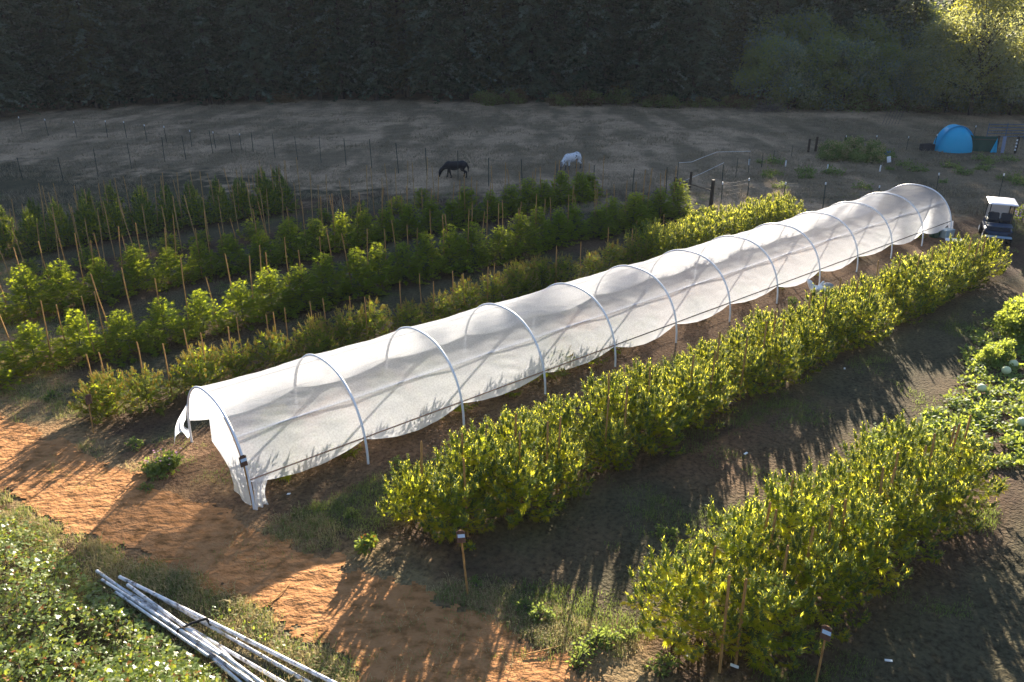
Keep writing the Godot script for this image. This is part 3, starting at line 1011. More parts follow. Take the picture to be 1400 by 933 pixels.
func crops() -> void:
	rng.seed = 60
	var big := {"tall": 1.75, "wide": 1.1, "branches": 66, "form": "bush", "fans": 26, "leaf": 0.105, "bud": 0.25, "side_buds": 2, "mats": ["leaf_green", "leaf_light", "leaf_green", "leaf_light", "leaf_yellow"], "core": "bud_green", "sugar": "leaf_yellow",
		"split": -9.8, "line": ["outer line", "tunnel side line"], "label": "bushy crop plant from the path, LINE of the sunlit front row", "group": "plants of the front double row"}
	var spots := []
	var s := 4.4
	while s < 13.4:
		spots.append(Vector3(s + rr(-0.15, 0.15), -9.15 + rr(-0.15, 0.15), rr(0.95, 1.12)))
		spots.append(Vector3(s + 0.55 + rr(-0.15, 0.15), -10.45 + rr(-0.15, 0.15), rr(0.95, 1.12)))
		s += 1.6
	spots = spots.filter(func(q): return P(q.x, q.y).x < 16.5)
	plant_row("crop_plant", big, 4, 1000, spots)
	var k1: Dictionary = big.duplicate()
	k1.label = "bushy crop plant from the path, LINE of the row right of tunnel"
	k1.split = -3.5
	k1.group = "plants of the double row beside the tunnel"
	k1.wide = 0.98
	k1.tall = 1.62
	spots = []
	s = 2.5
	while s < 31.3:
		spots.append(Vector3(s + rr(-0.15, 0.15), -2.95 + rr(-0.2, 0.2), rr(0.82, 1.12)))
		spots.append(Vector3(s + 0.5 + rr(-0.15, 0.15), -4.05 + rr(-0.2, 0.2), rr(0.8, 1.1)))
		s += 1.55
	plant_row("crop_plant", k1, 4, 1100, spots)
	var short := {"tall": 1.3, "wide": 0.88, "branches": 52, "form": "bush", "fans": 19, "leaf": 0.125, "bud": 0.17, "side_buds": 2, "mats": ["leaf_green", "leaf_dusky", "leaf_green"], "core": "bud_amber", "sugar": "bud_green",
		"split": 7.2, "line": ["main line", "straggling second line"], "label": "short rounded plant from the path, LINE of row left of tunnel", "group": "short plants left of the tunnel"}
	spots = []
	s = -1.5
	while s < 21.5:
		spots.append(Vector3(s + rr(-0.12, 0.12), 6.75 + rr(-0.3, 0.3), rr(0.92, 1.1)))
		if rng.randf() < 0.35: spots.append(Vector3(s + 0.5, 7.5 + rr(-0.1, 0.2), rr(0.8, 1.0)))
		s += rr(1.2, 1.4)
	plant_row("crop_plant", short, 4, 1200, spots)
	var k2: Dictionary = big.duplicate()
	k2.label = "yellow green plant past short ones, LINE of row left of tunnel"
	k2.split = 6.8
	k2.line = ["tunnel side line", "outer line"]
	k2.group = "yellow green plants at the far end left of the tunnel"
	k2.tall = 1.6
	spots = []
	s = 21.8
	while s < 33.5:
		spots.append(Vector3(s, 6.3 + rr(-0.3, 0.3), rr(0.9, 1.05)))
		spots.append(Vector3(s + 0.5, 7.2 + rr(-0.2, 0.2), rr(0.85, 1.0)))
		s += 1.3
	plant_row("crop_plant", k2, 2, 1250, spots)
	var cone := {"tall": 1.9, "wide": 1.2, "branches": 92, "form": "cone", "fans": 19, "leaf": 0.145, "bud": 0.0, "side_buds": 0, "mats": ["leaf_green", "leaf_green", "leaf_green"], "core": "", "sugar": "",
		"split": 99.0, "line": ["", ""], "label": "cone shaped leafy plant from the path in second row left of tunnel", "group": "cone shaped plants, second row left of the tunnel"}
	spots = []
	s = -4.6
	while s < 30.5:
		spots.append(Vector3(s, 11.6 + rr(-0.35, 0.35), rr(0.9, 1.12)))
		s += rr(1.15, 1.4)
	plant_row("crop_plant", cone, 3, 1300, spots)
	var c4: Dictionary = cone.duplicate()
	c4.label = "cone shaped leafy plant from the path in third row left of tunnel"
	c4.group = "cone shaped plants, third row left of the tunnel"
	spots = []
	s = -5.0
	while s < 30.0:
		spots.append(Vector3(s, 17.6 + rr(-0.35, 0.35), rr(0.85, 1.05)))
		s += rr(1.15, 1.45)
	plant_row("crop_plant", c4, 2, 1400, spots)
	var lowp := {"tall": 0.95, "wide": 0.62, "branches": 26, "form": "bush", "fans": 12, "leaf": 0.16, "bud": 0.0, "side_buds": 0, "mats": ["leaf_green", "leaf_dusky"], "core": "", "sugar": "",
		"split": 99.0, "line": ["", ""], "label": "low leafy plant from the path in sparse fourth row left of tunnel", "group": "low plants of the sparse row"}
	spots = []
	s = -2.0
	while s < 21.0:
		spots.append(Vector3(s, 22.2 + rr(-0.4, 0.4), rr(0.85, 1.15)))
		s += rr(1.5, 2.6)
	plant_row("crop_plant", lowp, 2, 1500, spots)
	var dark := {"tall": 1.9, "wide": 0.85, "branches": 52, "form": "cone", "fans": 15, "leaf": 0.15, "bud": 0.28, "side_buds": 1, "mats": ["leaf_green", "leaf_dusky", "leaf_green"], "core": "bud_green", "sugar": "leaf_green",
		"split": 27.5, "line": ["field side line", "fence side line"], "label": "spiry crop plant from the path, LINE of rows next to paddock fence", "group": "spiry plants by the paddock fence"}
	spots = []
	s = -3.0
	while s < 14.5:
		spots.append(Vector3(s, 26.4 + rr(-0.3, 0.3), rr(0.85, 1.1)))
		spots.append(Vector3(s + 0.6, 28.6 + rr(-0.4, 0.4), rr(0.8, 1.15)))
		s += rr(1.1, 1.4)
	plant_row("crop_plant", dark, 3, 1600, spots)
	var covered: Dictionary = short.duplicate()
	covered.label = "crop plant from the path end, LINE under the white tunnel cloth"
	covered.split = 2.0
	covered.line = ["right line", "left line"]
	covered.group = "plants under the tunnel cloth"
	spots = []
	s = 1.2
	while s < 35.5:
		spots.append(Vector3(s, 0.95 + rr(-0.1, 0.2), rr(0.85, 1.2) if s < 14.0 else rr(0.45, 0.7)))
		if s < 12.0 and rng.randf() < 0.4: spots.append(Vector3(s + 0.6, 2.6 + rr(-0.2, 0.2), rr(0.7, 0.9)))
		s += rr(1.5, 2.1) if s < 14.0 else rr(2.4, 4.0)
	plant_row("crop_plant", covered, 1, 1700, spots)
	# stakes
	rng.seed = 70
	var square := Solid.new()
	square.box(Vector3(0, 0.985, 0), Vector3(0.042, 1.97, 0.042), Basis(), 0.005)
	square.box(Vector3(0.002, 1.975, 0), Vector3(0.034, 0.03, 0.036), Basis(), 0.008)
	var sq := of_solid(square, M.stake_wood)
	var cane := Solid.new()
	var pts := []
	var rad := []
	for i in 9:
		pts.append(Vector3(sin(i * 1.3) * 0.006, i * 0.25, cos(i * 1.1) * 0.006))
		rad.append(0.022 - i * 0.0007 + (0.002 if i % 2 else 0.0))
	cane.path(pts, rad, 6)
	var cn := of_solid(cane, M.stake_wood)
	var cf := of_solid(cane, M.stake_fresh)
	var list := []
	for q in [[1020, 628], [1045, 690], [960, 740], [1152, 705], [1110, 770], [1232, 625], [1285, 600], [1262, 665], [1318, 590], [1360, 605], [1385, 590], [1177, 760], [1205, 705], [1270, 672], [1330, 640], [1060, 700], [1000, 800], [1092, 830]]:
		var tip := at(q[0], q[1], 1.95)
		var c := st_of(tip)
		list.append(Vector3(c.x, clampf(c.y, -10.2, -9.2), 2.05))
	stake_row("wooden_stake", sq, "square wooden stake among the sunlit plants of the row nearest the clay path corner", "stakes in the front double row", list, 0.09)
	list = []
	for q in [[572, 612], [630, 600], [644, 635], [703, 570], [725, 605], [770, 580], [838, 518], [893, 508], [906, 585], [985, 458], [1012, 500], [1030, 470], [1048, 445], [1063, 430], [1108, 405], [1128, 410], [1135, 380], [1170, 385], [1198, 360], [1230, 355], [1258, 350], [1277, 340], [1300, 338], [1325, 330], [1348, 335], [1366, 332], [945, 490], [865, 540], [800, 610], [1090, 450], [1215, 400]]:
		var tip := at(q[0], q[1], 1.95)
		var c := st_of(tip)
		list.append(Vector3(c.x, clampf(c.y, -4.1, -3.0), 2.08))
	stake_row("wooden_stake", sq, "square wooden stake among the bushy plants of the row right of white tunnel", "stakes in the row beside the tunnel", list, 0.06)
	list = []
	for q in [[112, 478], [137, 480], [183, 465], [222, 470], [252, 450], [272, 455], [310, 448], [323, 433], [364, 432], [373, 427], [388, 421], [424, 412], [443, 410], [478, 405], [500, 408], [546, 385], [566, 370], [592, 385], [618, 370], [640, 375], [674, 360], [686, 373], [760, 335], [772, 345], [795, 330], [832, 312], [862, 300], [865, 312], [908, 293], [1065, 262], [1085, 262]]:
		var tip := at(q[0], q[1], 1.75)
		var c := st_of(tip)
		list.append(Vector3(c.x, clampf(c.y, 6.7, 7.7), 1.75))
	stake_row("wooden_stake", cn, "thin wooden stake in the short plant row left of white tunnel", "stakes in the short row left of the tunnel", list, 0.05)
	for r in [[11.6, -4.5, 30.0, "thin bamboo stake in the cone shaped second row left of white tunnel", 0.8], [17.6, -5.0, 30.0, "thin bamboo stake in the cone shaped third row left of white tunnel", 0.75], [22.2, -3.0, 21.0, "thin bamboo stake in the sparse fourth row left of white tunnel", 0.8], [27.4, -3.0, 15.0, "tall bamboo stake among the spiry plants by paddock fence", 0.42]]:
		list = []
		s = r[1]
		while s < r[2]:
			list.append(Vector3(s, r[0] + (rr(-0.1, 0.6) if r[0] < 26 else rr(-1.1, 1.1)), rr(2.0, 2.9)))
			s += r[4] * 0.8 * rr(0.5, 1.5)
		stake_row("bamboo_stake", cf if r[0] > 20 else cn, r[3], "stakes: " + r[3].substr(r[3].find(" in ") + 4 if " in " in r[3] else 17), list, 0.13)

# ---------------------------------------------------------------- fences, gate, paddock things
func fence(called: String, label: String, posts: Array, tops: Array, wires: Array, capped: bool) -> void:
	var root := thing(called, label, "fence")
	var base := []
	for i in posts.size():
		var p := onto(at(posts[i][0], posts[i][1]))
		var h := height_over(p, posts[i][0], tops[i]) if tops.size() else 1.7
		base.append([p, h])
		var o := Solid.new()
		o.box(Vector3(0, h / 2 - 0.15, 0), Vector3(0.036, h + 0.3, 0.018))
		o.box(Vector3(0, h / 2 - 0.15, 0.022), Vector3(0.014, h + 0.3, 0.024))
		var q := part("post", of_solid(o, M.post_metal), root, p)
		q.rotation = Vector3(rr(-0.04, 0.04), rr(0, TAU), rr(-0.04, 0.04))
		if capped:
			var c := Solid.new()
			c.box(Vector3(0, h - 0.03, 0.005), Vector3(0.07, 0.14, 0.06), Basis(), 0.01)
			part("cap", of_solid(c, M.cap_white), q)
	for wv in wires:
		var o := Solid.new()
		for i in base.size() - 1:
			var a: Vector3 = base[i][0] + Vector3(0, base[i][1] * wv, 0)
			var b: Vector3 = base[i + 1][0] + Vector3(0, base[i + 1][1] * wv, 0)
			var m := (a + b) / 2.0 - Vector3(0, 0.03, 0)
			o.tube(a, m, 0.004, 0.004, 3, false)
			o.tube(m, b, 0.004, 0.004, 3, false)
		part("wire", of_solid(o, M.wire), root)
func timber(px: float, base_y: float, top_y: float, label: String, r := 0.085) -> void:
	var p := onto(at(px, base_y))
	var h := height_over(p, px, top_y)
	var o := Solid.new()
	o.path([Vector3(0, -0.3, 0), Vector3(0, h * 0.5, 0.01), Vector3(0.01, h - 0.02, 0), Vector3(0.01, h, 0)], [r, r * 0.96, r * 0.92, r * 0.8], 9)
	single("wooden_post", of_solid(o, M.post_wood), label, "post", p)
func rope(called: String, label: String, pts: Array, r: float, m: Material, category := "rope") -> void:
	var o := Solid.new()
	o.path(pts, pts.map(func(_q): return r), 5)
	single(called, of_solid(o, m), label, category)
func paddock() -> void:
	rng.seed = 80
	fence("wire_fence", "wire fence on dark posts along the paddock behind the spiry plants", [[-20, 252], [31, 247], [86, 247], [134, 242], [180, 232], [225, 221], [254, 218]], [222, 215, 214, 203, 196, 187, 185], [0.15, 0.4, 0.65, 0.95], false)
	fence("wire_fence", "long wire fence on dark posts running past the grazing black pony", [[254, 218], [291, 210], [317, 209], [346, 208], [376, 216], [407, 219], [439, 223], [473, 226], [508, 230], [545, 237], [584, 242], [626, 247], [668, 255], [714, 260], [761, 262], [811, 264], [864, 266], [910, 270]], [185, 178, 183, 181, 183, 187, 187, 189, 190, 195, 202, 206, 216, 218, 225, 226, 230, 228], [0.15, 0.4, 0.65, 0.93], false)
	fence("wire_fence", "far wire fence with white capped posts at the left of paddock", [[30, 183], [66, 186], [105, 189], [147, 188], [173, 189], [201, 194], [228, 196], [262, 201], [295, 203], [330, 206]], [160, 163, 166, 165, 166, 171, 173, 178, 180, 183], [0.5, 0.9], true)
	fence("wire_fence", "mesh wire fence with pale topped posts behind the far tunnel end", [[985, 287], [1021, 281], [1070, 279], [1125, 285], [1198, 283], [1277, 280], [1363, 281], [1440, 283]], [250, 245, 250, 250, 254, 237, 237, 240], [0.1, 0.25, 0.4, 0.55, 0.7, 0.85, 0.98], true)
	fence("wire_fence", "wire fence climbing from the gate posts to the dark garden posts", [[987, 252], [1006, 243], [1023, 237], [1041, 229], [1057, 222], [1082, 214], [1105, 208]], [225, 216, 214, 209, 206, 198, 190], [0.2, 0.5, 0.75, 0.97], false)
	fence("wire_fence", "thin wire fence behind the blue dome and garden bed", [[1155, 200], [1196, 203], [1239, 206], [1276, 207], [1330, 192], [1400, 190]], [186, 185, 187, 184, 172, 172], [0.5, 0.95], true)
	timber(922, 264, 242, "dark wooden gate post carrying the white rope on a rod")
	timber(943, 262, 235, "weathered wooden gate post beside the raised white rope")
	timber(971, 291, 246, "stout wooden corner post beside the yellow green far crop plants", 0.11)
	timber(1105, 208, 190, "dark wooden post at the left edge of the garden bed", 0.1)
	timber(1115, 207, 187, "taller dark wooden post paired beside the garden bed post", 0.1)
	timber(1155, 199, 186, "dark wooden post standing behind the garden bed plants", 0.1)
	# gate bar and ropes
	var g1 := onto(at(922, 262)) + Vector3(0, 0.75, 0)
	var g2 := onto(at(971, 290)) + Vector3(0, 1.2, 0)
	rope("gate_bar", "dark bar laid between the wooden gate posts", [g1, g2], 0.035, M.post_wood, "bar")
	var rod := onto(at(923, 263))
	rope("metal_rod", "thin upright rod tied to the wooden gate post", [rod + Vector3(0.05, -0.1, 0.12), rod + Vector3(0.05, 1.9, 0.12)], 0.02, M.post_metal, "rod")
	var r0 := rod + Vector3(0.05, 1.85, 0.12)
	var hz := [[923, 222, 0], [938, 223, 0], [954, 218, 0.2], [968, 210.5, 0.4], [985, 211.5, 0.6], [1003, 210.5, 0.8], [1010, 209, 1]]
	var end := onto(at(1023, 237)) + Vector3(0, 1.5, 0)
	var pts := []
	for i in 7: pts.append(r0.lerp(end, i / 6.0) + Vector3(0, [0, -0.08, 0.12, 0.3, 0.2, 0.1, 0][i], 0))
	rope("white_rope", "white rope slung high above the gate gap", pts, 0.012, M.rope_white)
	var a := onto(at(926, 264)) + Vector3(0, 0.6, 0)
	var b := onto(at(987, 252)) + Vector3(0, 1.4, 0)
	rope("white_rope", "white top cord of the mesh panel beside the gate", [a, a.lerp(b, 0.5) - Vector3(0, 0.04, 0), b], 0.012, M.rope_white)

func garden() -> void:
	rng.seed = 90
	# blue dome of tarp and the green screen beside it
	var base := onto(at(1302, 206))
	var k := 1.0
	var blue := mat("blue_tarp", 0.010, 0.40, 0.66, 0.5, 0.4)
	blue.backlight_enabled = true
	blue.backlight = lin(0.02, 0.3, 0.5)
	var dome := thing("dome_cover", "bright blue tarp dome standing beside the green screen", "tarp dome", base)
	var cap := func(u: float, v: float) -> Vector3:
		var az := lerpf(-0.35, PI + 0.25, u)
		var el := v * PI / 2
		var r := 1.5 * (1.0 + 0.015 * sin(u * 18.0) * cos(el))
		return Vector3(-cos(az) * cos(el) * r * 0.95, sin(el) * 1.95, sin(az) * cos(el) * r * 0.8)
	part("cover", sheet(cap, 30, 14, blue), dome)
	var hood := func(u: float, v: float) -> Vector3:
		var th := lerpf(0.25, 2.55, u)
		var w := lerpf(-0.35, 0.6, v)
		return Vector3(-cos(th) * 1.52 * (1.0 - 0.06 * v), sin(th) * 1.98, 0.05 - w + 0.9 * (1.0 - sin(th)) * 0.2)
	part("hood", sheet(hood, 24, 6, blue), dome)
	var seam := Solid.new()
	for i in 12:
		var e0 := i / 12.0 * 2.6 + 0.2
		var e1 := (i + 1) / 12.0 * 2.6 + 0.2
		seam.tube(Vector3(-cos(e0) * 1.5, sin(e0) * 1.97, 0.35), Vector3(-cos(e1) * 1.5, sin(e1) * 1.97, 0.35), 0.03, 0.03, 5, false)
	part("seam", of_solid(seam, blue), dome)
	var gm := mat("green_tarp", 0.012, 0.060, 0.045, 0.7)
	var g0 := onto(at(1322, 207))
	var g1 := onto(at(1362, 209))
	var scr := thing("tarp_screen", "dark green tarp screen stretched between posts beside the blue dome", "screen", g0)
	var span := g1 - g0
	var cloth := func(u: float, v: float) -> Vector3:
		return span * u + Vector3(0, 0.06 + 1.22 * v - 0.06 * sin(u * PI) * v, 0.05 * sin(u * 17.0) * (1.0 - v) + 0.03)
	part("tarp", sheet(cloth, 30, 8, gm), scr)
	var rail := Solid.new()
	rail.tube(Vector3(0, 1.0, 0.12), span + Vector3(0, 1.0, 0.12), 0.03, 0.03, 6)
	part("rail", of_solid(rail, M.twig), scr)
	for f in [0.0, 0.98]:
		var o := Solid.new()
		o.box(Vector3(0, 0.55, 0), Vector3(0.16, 1.5, 0.14), Basis(), 0.01)
		part("post", of_solid(o, M.post_wood), scr, span * f + Vector3(0, 0, -0.02))
	var tl := func(u: float, v: float) -> Vector3:
		return span * 0.93 + Vector3(-0.05 - v * 0.35 + u * 0.5 * v, 1.15 - v * 1.1, 0.16 + 0.06 * sin(u * 9.0) * v)
	part("blue_flap", sheet(tl, 8, 8, blue), scr)
	var pn := Solid.new()
	pn.box(Vector3(0, 0.62, 0), Vector3(0.3, 1.25, 0.05), Basis(), 0.01)
	var pm := mat("pale_panel", 0.20, 0.24, 0.34, 0.6)
	single("wall_board", of_solid(pn, pm), "narrow pale panel leaning at the end of the green screen", "panel", g1 + Vector3(0.45, 0, 0.05)).rotation = Vector3(-0.06, 0.2, 0)
	var bx := thing("crate", "low black open crate on the ground beside the blue dome", "crate", onto(at(1267, 206)))
	var cm := mat("crate_black", 0.025, 0.028, 0.035, 0.7)
	for q in [[Vector3(0, 0.25, 0.28), Vector3(0.95, 0.5, 0.04)], [Vector3(0, 0.25, -0.28), Vector3(0.95, 0.5, 0.04)], [Vector3(0.47, 0.25, 0), Vector3(0.04, 0.5, 0.52)], [Vector3(-0.47, 0.25, 0), Vector3(0.04, 0.5, 0.52)]]:
		var o := Solid.new()
		o.box(q[0], q[1], Basis(), 0.008)
		part("side_panel", of_solid(o, cm), bx)
	var post := thing("insulator_post", "dark post with a column of white insulators near the green screen", "post", onto(at(1388, 210)))
	var po := Solid.new()
	po.box(Vector3(0, 0.6, 0), Vector3(0.14, 1.4, 0.14), Basis(0.0 * Vector3.UP + Vector3.RIGHT, Vector3.UP, Vector3.BACK), 0.01)
	part("post", of_solid(po, M.post_wood), post)
	for i in 4:
		var o := Solid.new()
		o.tube(Vector3(-0.12, 0.25 + i * 0.24, 0.1), Vector3(-0.12, 0.37 + i * 0.24, 0.1), 0.055, 0.05, 8)
		part("insulator", of_solid(o, M.cap_white), post)
	var tg := thing("tube_gate", "blue grey tubular gate standing in the yard behind the green screen", "gate", onto(at(1374, 190)))
	var tm := mat("gate_blue", 0.06, 0.10, 0.17, 0.5)
	for i in 5:
		var o := Solid.new()
		o.tube(Vector3(-1.6, 0.2 + i * 0.25, 0), Vector3(1.6, 0.2 + i * 0.25, 0), 0.03, 0.03, 6)
		part("bar", of_solid(o, tm), tg)
	for xx in [-1.6, 0.0, 1.6]:
		var o := Solid.new()
		o.tube(Vector3(xx, 0, 0), Vector3(xx, 1.3, 0), 0.035, 0.035, 6)
		part("upright", of_solid(o, tm), tg)
	# leaning frame at the wood edge
	var fr := thing("wire_rack", "grey wire frame leaning by the wood edge shrubs", "frame", onto(at(1213, 170)))
	for i in 6:
		var o := Solid.new()
		o.tube(Vector3(-0.5 + i * 0.3, 0, 0.1), Vector3(-0.1 + i * 0.36, 1.1 + i * 0.2, -0.1), 0.02, 0.02, 4)
		part("bar", of_solid(o, M.wire), fr)
	# garden bed of mixed plants
	var gp := leafy("garden_plant", "loose leafy plant in the garden bed behind the mesh fence", "plant", "garden bed plants", 1.0, 0.7, 0.1, 700, 0.12, ["grass_green", "grass_straw", "grass_green"], 301, 12)
	var gp2 := leafy("garden_plant", "loose leafy plant in the garden bed behind the mesh fence", "plant", "garden bed plants", 0.7, 0.8, 0.05, 700, 0.11, ["grass_green", "tree_leaf", "grass_green"], 302, 12)
	rng.seed = 91
	for i in 22:
		var o: Node3D = [gp, gp2][i] if i < 2 else copy_of([gp, gp2][rng.randi() % 2], "garden_plant")
		o.position = onto(at(rr(1110, 1210), rr(206, 224)))
		o.rotation.y = rr(0, TAU)
		o.scale = Vector3.ONE * rr(0.7, 1.2)
	var lowg := leafy("ground_plant", "small flat green plant on the ground between garden and fence", "plant", "small plants in the garden ground", 0.28, 0.5, 0.05, 260, 0.10, ["grass_green", "grass_green"], 303, 9)
	for i in 26:
		var o: Node3D = lowg if i == 0 else copy_of(lowg, "ground_plant")
		o.position = onto(at(rr(1020, 1400), rr(212, 268))) if i > 5 else onto(at([1100, 1130, 1140, 1345, 1375, 1395][i], [236, 237, 238, 233, 246, 247][i]))
		o.rotation.y = rr(0, TAU)
		o.scale = Vector3.ONE * rr(0.6, 1.5)
	var flat := Solid.new()
	flat.box(Vector3(0, 0.22, 0), Vector3(0.35, 0.45, 0.03), Basis(), 0.005)
	single("white_board", of_solid(flat, M.cap_white), "small white board standing at the right end of garden bed", "board", onto(at(1216, 222))).rotation = Vector3(-0.2, 0.3, 0.12)
	var bl := Solid.new()
	bl.tube(Vector3(0, 0, 0), Vector3(0, 0.4, 0), 0.26, 0.3, 12)
	single("blue_tub", of_solid(bl, mat("tub_blue", 0.05, 0.14, 0.30, 0.5)), "blue tub at the right end of garden bed plants", "tub", onto(at(1211, 214)))
	var mk := Solid.new()
	mk.box(Vector3(0, 0.2, 0), Vector3(0.09, 0.5, 0.03), Basis(), 0.005)
	for q in [[1131, 234], [1203, 235], [1024, 226], [1074, 228]]:
		single("plant_marker", of_solid(mk, M.cap_white), "short white marker stick in the garden ground", "marker", onto(at(q[0], q[1])), "white garden markers")
	# purple flowers by the carts
	var fl := leafy("flower_bush", "purple flowering bush beside the golf carts", "flower bush", "", 0.9, 0.6, 0.1, 900, 0.1, ["petal_purple", "weed_leaf", "grass_green"], 304, 12)
	fl.position = onto(at(1398, 305))
	# melon patch at the right
	var leafs := Soup.new()
	var leafs2 := Soup.new()
	for i in 9000:
		var px := rr(1180, 1450)
		var py := rr(430, 640)
		var edge := pieces([[430, 1345], [470, 1325], [520, 1318], [560, 1285], [600, 1190], [640, 1180]], py)
		var p := onto(at(px, py))
		if px < edge + 40.0 * nz.get_noise_2d(p.x * 2.0, p.z * 2.0): continue
		if nz.get_noise_2d(p.x * 3.0, p.z * 3.0) < -0.12: continue
		var hgt := 0.10 + 0.30 * maxf(0.0, nz.get_noise_2d(p.x * 4.0 + 50.0, p.z * 4.0))
		for c in 3:
			var d := Vector3(rr(-1, 1), rr(-0.1, 0.7), rr(-1, 1)).normalized()
			var soup: Soup = leafs if rng.randf() < 0.7 else leafs2
			soup.leaf(p + Vector3(rr(-0.12, 0.12), rr(0.02, hgt), rr(-0.12, 0.12)), d, d.cross(Vector3(rr(-0.5, 0.5), 1, rr(-0.5, 0.5))).normalized(), rr(0.09, 0.17), rr(0.03, 0.05))
	tag(single("melon_vines", of_soups([leafs, M.melon_leaf, leafs2, M.weed_leaf]), "", ""), "bright green melon vines sprawling over the ground at field edge", "vines", "", "stuff")
	var mm := mat("melon_rind", 0.56, 0.60, 0.34, 0.6)
	var prof := []
	for i in 9: prof.append(Vector2(sin(i / 8.0 * PI) * 0.14, 0.12 - cos(i / 8.0 * PI) * 0.135))
	for q in [[1339, 538], [1375, 513], [1384, 504], [1399, 584]]:
		single("melon", lathe(prof, 16, mm, 0.01), "pale round melon lying among the green vines", "melon", onto(at(q[0], q[1])) + Vector3(0, 0.06, 0), "melons in the vines").rotation = Vector3(rr(-0.6, 0.6), rr(0, 3), rr(-0.5, 0.5))
	var vb := leafy("vine_bush", "tall bright leafy bush at the back of the melon vines", "bush", "bushes behind the melon vines", 1.2, 0.7, 0.1, 2200, 0.13, ["melon_leaf", "weed_leaf"], 305, 16)
	for i in 5:
		var q = [[1395, 462], [1405, 450], [1368, 492], [1352, 498], [1420, 470]][i]
		var o: Node3D = vb if i == 0 else copy_of(vb, "vine_bush")
		o.position = onto(at(q[0], q[1]))
		o.rotation.y = rr(0, TAU)
		o.scale = Vector3.ONE * [1.0, 1.1, 0.55, 0.5, 1.0][i]

# ---------------------------------------------------------------- carts
func cart(label: String, pos: Vector3, yaw: float) -> Node3D:
	# local -z points to the far end (steering side); the near end carries the flat rear deck
	var t := thing("golf_cart", label, "golf cart", pos)
	var navy: Material = M.cart_blue
	var body_ := Solid.new()
	body_.box(Vector3(0, 0.50, -0.15), Vector3(1.12, 0.24, 2.2), Basis(), 0.05)
	body_.box(Vector3(0, 0.70, -1.0), Vector3(1.05, 0.36, 0.55), Basis(), 0.08)
	body_.box(Vector3(0, 0.72, 0.35), Vector3(1.1, 0.3, 0.75), Basis(), 0.05)
	for s in [-1, 1]: body_.box(Vector3(s * 0.53, 0.63, 0.55), Vector3(0.16, 0.12, 0.8), Basis(), 0.04)
	part("body", of_solid(body_, navy), t)
	var deck := Solid.new()
	deck.box(Vector3(0, 0.90, 0.85), Vector3(1.08, 0.05, 0.75), Basis(), 0.015)
	part("rear_deck", of_solid(deck, M.cart_deck), t)
	var step := Solid.new()
	step.box(Vector3(0, 0.42, 1.28), Vector3(1.14, 0.06, 0.34), Basis(), 0.02)
	part("footplate", of_solid(step, M.cart_plate), t)
	for s in [-1, 1]:
		var rl := Solid.new()
		rl.path([Vector3(s * 0.56, 0.85, 0.5), Vector3(s * 0.57, 1.2, 0.55), Vector3(s * 0.57, 1.2, 0.95), Vector3(s * 0.56, 0.88, 1.1)], [0.018, 0.018, 0.018, 0.018], 6)
		part("grab_rail", of_solid(rl, M.post_metal), t)
		for z in [-0.98, 0.78]:
			var wh := part("wheel", null, t, Vector3(s * 0.52, 0.29, z))
			var ty := Solid.new()
			ty.path([Vector3(-0.11, 0, 0), Vector3(-0.08, 0, 0), Vector3(0.08, 0, 0), Vector3(0.11, 0, 0)], [0.25, 0.29, 0.29, 0.25], 18)
			wh.mesh = of_solid(ty, M.black_rubber)
			var hub := Solid.new()
			hub.tube(Vector3(s * 0.10, 0, 0), Vector3(s * 0.125, 0, 0), 0.15, 0.12, 12)
			part("rim", of_solid(hub, M.cap_white), wh)
		var seat := Solid.new()
		seat.box(Vector3(s * 0.27, 0.93, 0.05), Vector3(0.5, 0.14, 0.5), Basis(), 0.04)
		part("seat", of_solid(seat, M.cart_seat), t)
		var back := Solid.new()
		back.box(Vector3(s * 0.27, 1.20, 0.32), Vector3(0.48, 0.42, 0.1), Basis(Vector3.RIGHT, -0.15), 0.04)
		part("backrest", of_solid(back, M.cart_seat), t)
		for q in [[Vector3(s * 0.52, 0.8, 0.45), Vector3(s * 0.5, 1.88, 0.5)], [Vector3(s * 0.52, 0.75, -0.95), Vector3(s * 0.5, 1.88, -0.7)]]:
			var o := Solid.new()
			o.tube(q[0], q[1], 0.022, 0.022, 7)
			part("roof_strut", of_solid(o, M.black_rubber), t)
	var sheet_ := Solid.new()
	sheet_.quad(Vector3(-0.48, 0.95, -0.93), Vector3(0.48, 0.95, -0.93), Vector3(0.48, 1.86, -0.73), Vector3(-0.48, 1.86, -0.73))
	part("windscreen", of_solid(sheet_, M.cart_screen), t)
	var wheel := Solid.new()
	for i in 14:
		var a := TAU * i / 14.0
		var b := TAU * (i + 1) / 14.0
		wheel.tube(Vector3(-0.27 + 0.17 * cos(a), 1.16 + 0.12 * sin(a), -0.45 + 0.10 * sin(a)), Vector3(-0.27 + 0.17 * cos(b), 1.16 + 0.12 * sin(b), -0.45 + 0.10 * sin(b)), 0.016, 0.016, 5, false)
	wheel.tube(Vector3(-0.27, 1.14, -0.45), Vector3(-0.27, 0.85, -0.8), 0.02, 0.02, 5)
	part("steering_wheel", of_solid(wheel, M.black_rubber), t)
	var roof := sheet(func(u, v):
		var x: float = (u - 0.5) * 1.24
		var z: float = (v - 0.5) * 1.75 - 0.12
		var e := maxf(absf(u - 0.5), absf(v - 0.5)) * 2.0
		return Vector3(x, 1.95 - 0.07 * pow(e, 6.0) - 0.012 * exp(-pow((absf(u - 0.5) - 0.36) * 22.0, 2.0)), z), 24, 24, M.cart_roof)
	part("roof", roof, t)
	var under := Solid.new()
	under.box(Vector3(0, 1.865, -0.12), Vector3(1.2, 0.02, 1.7))
	part("roof_lining", of_solid(under, M.cart_roof), t)
	t.rotation.y = yaw
	return t
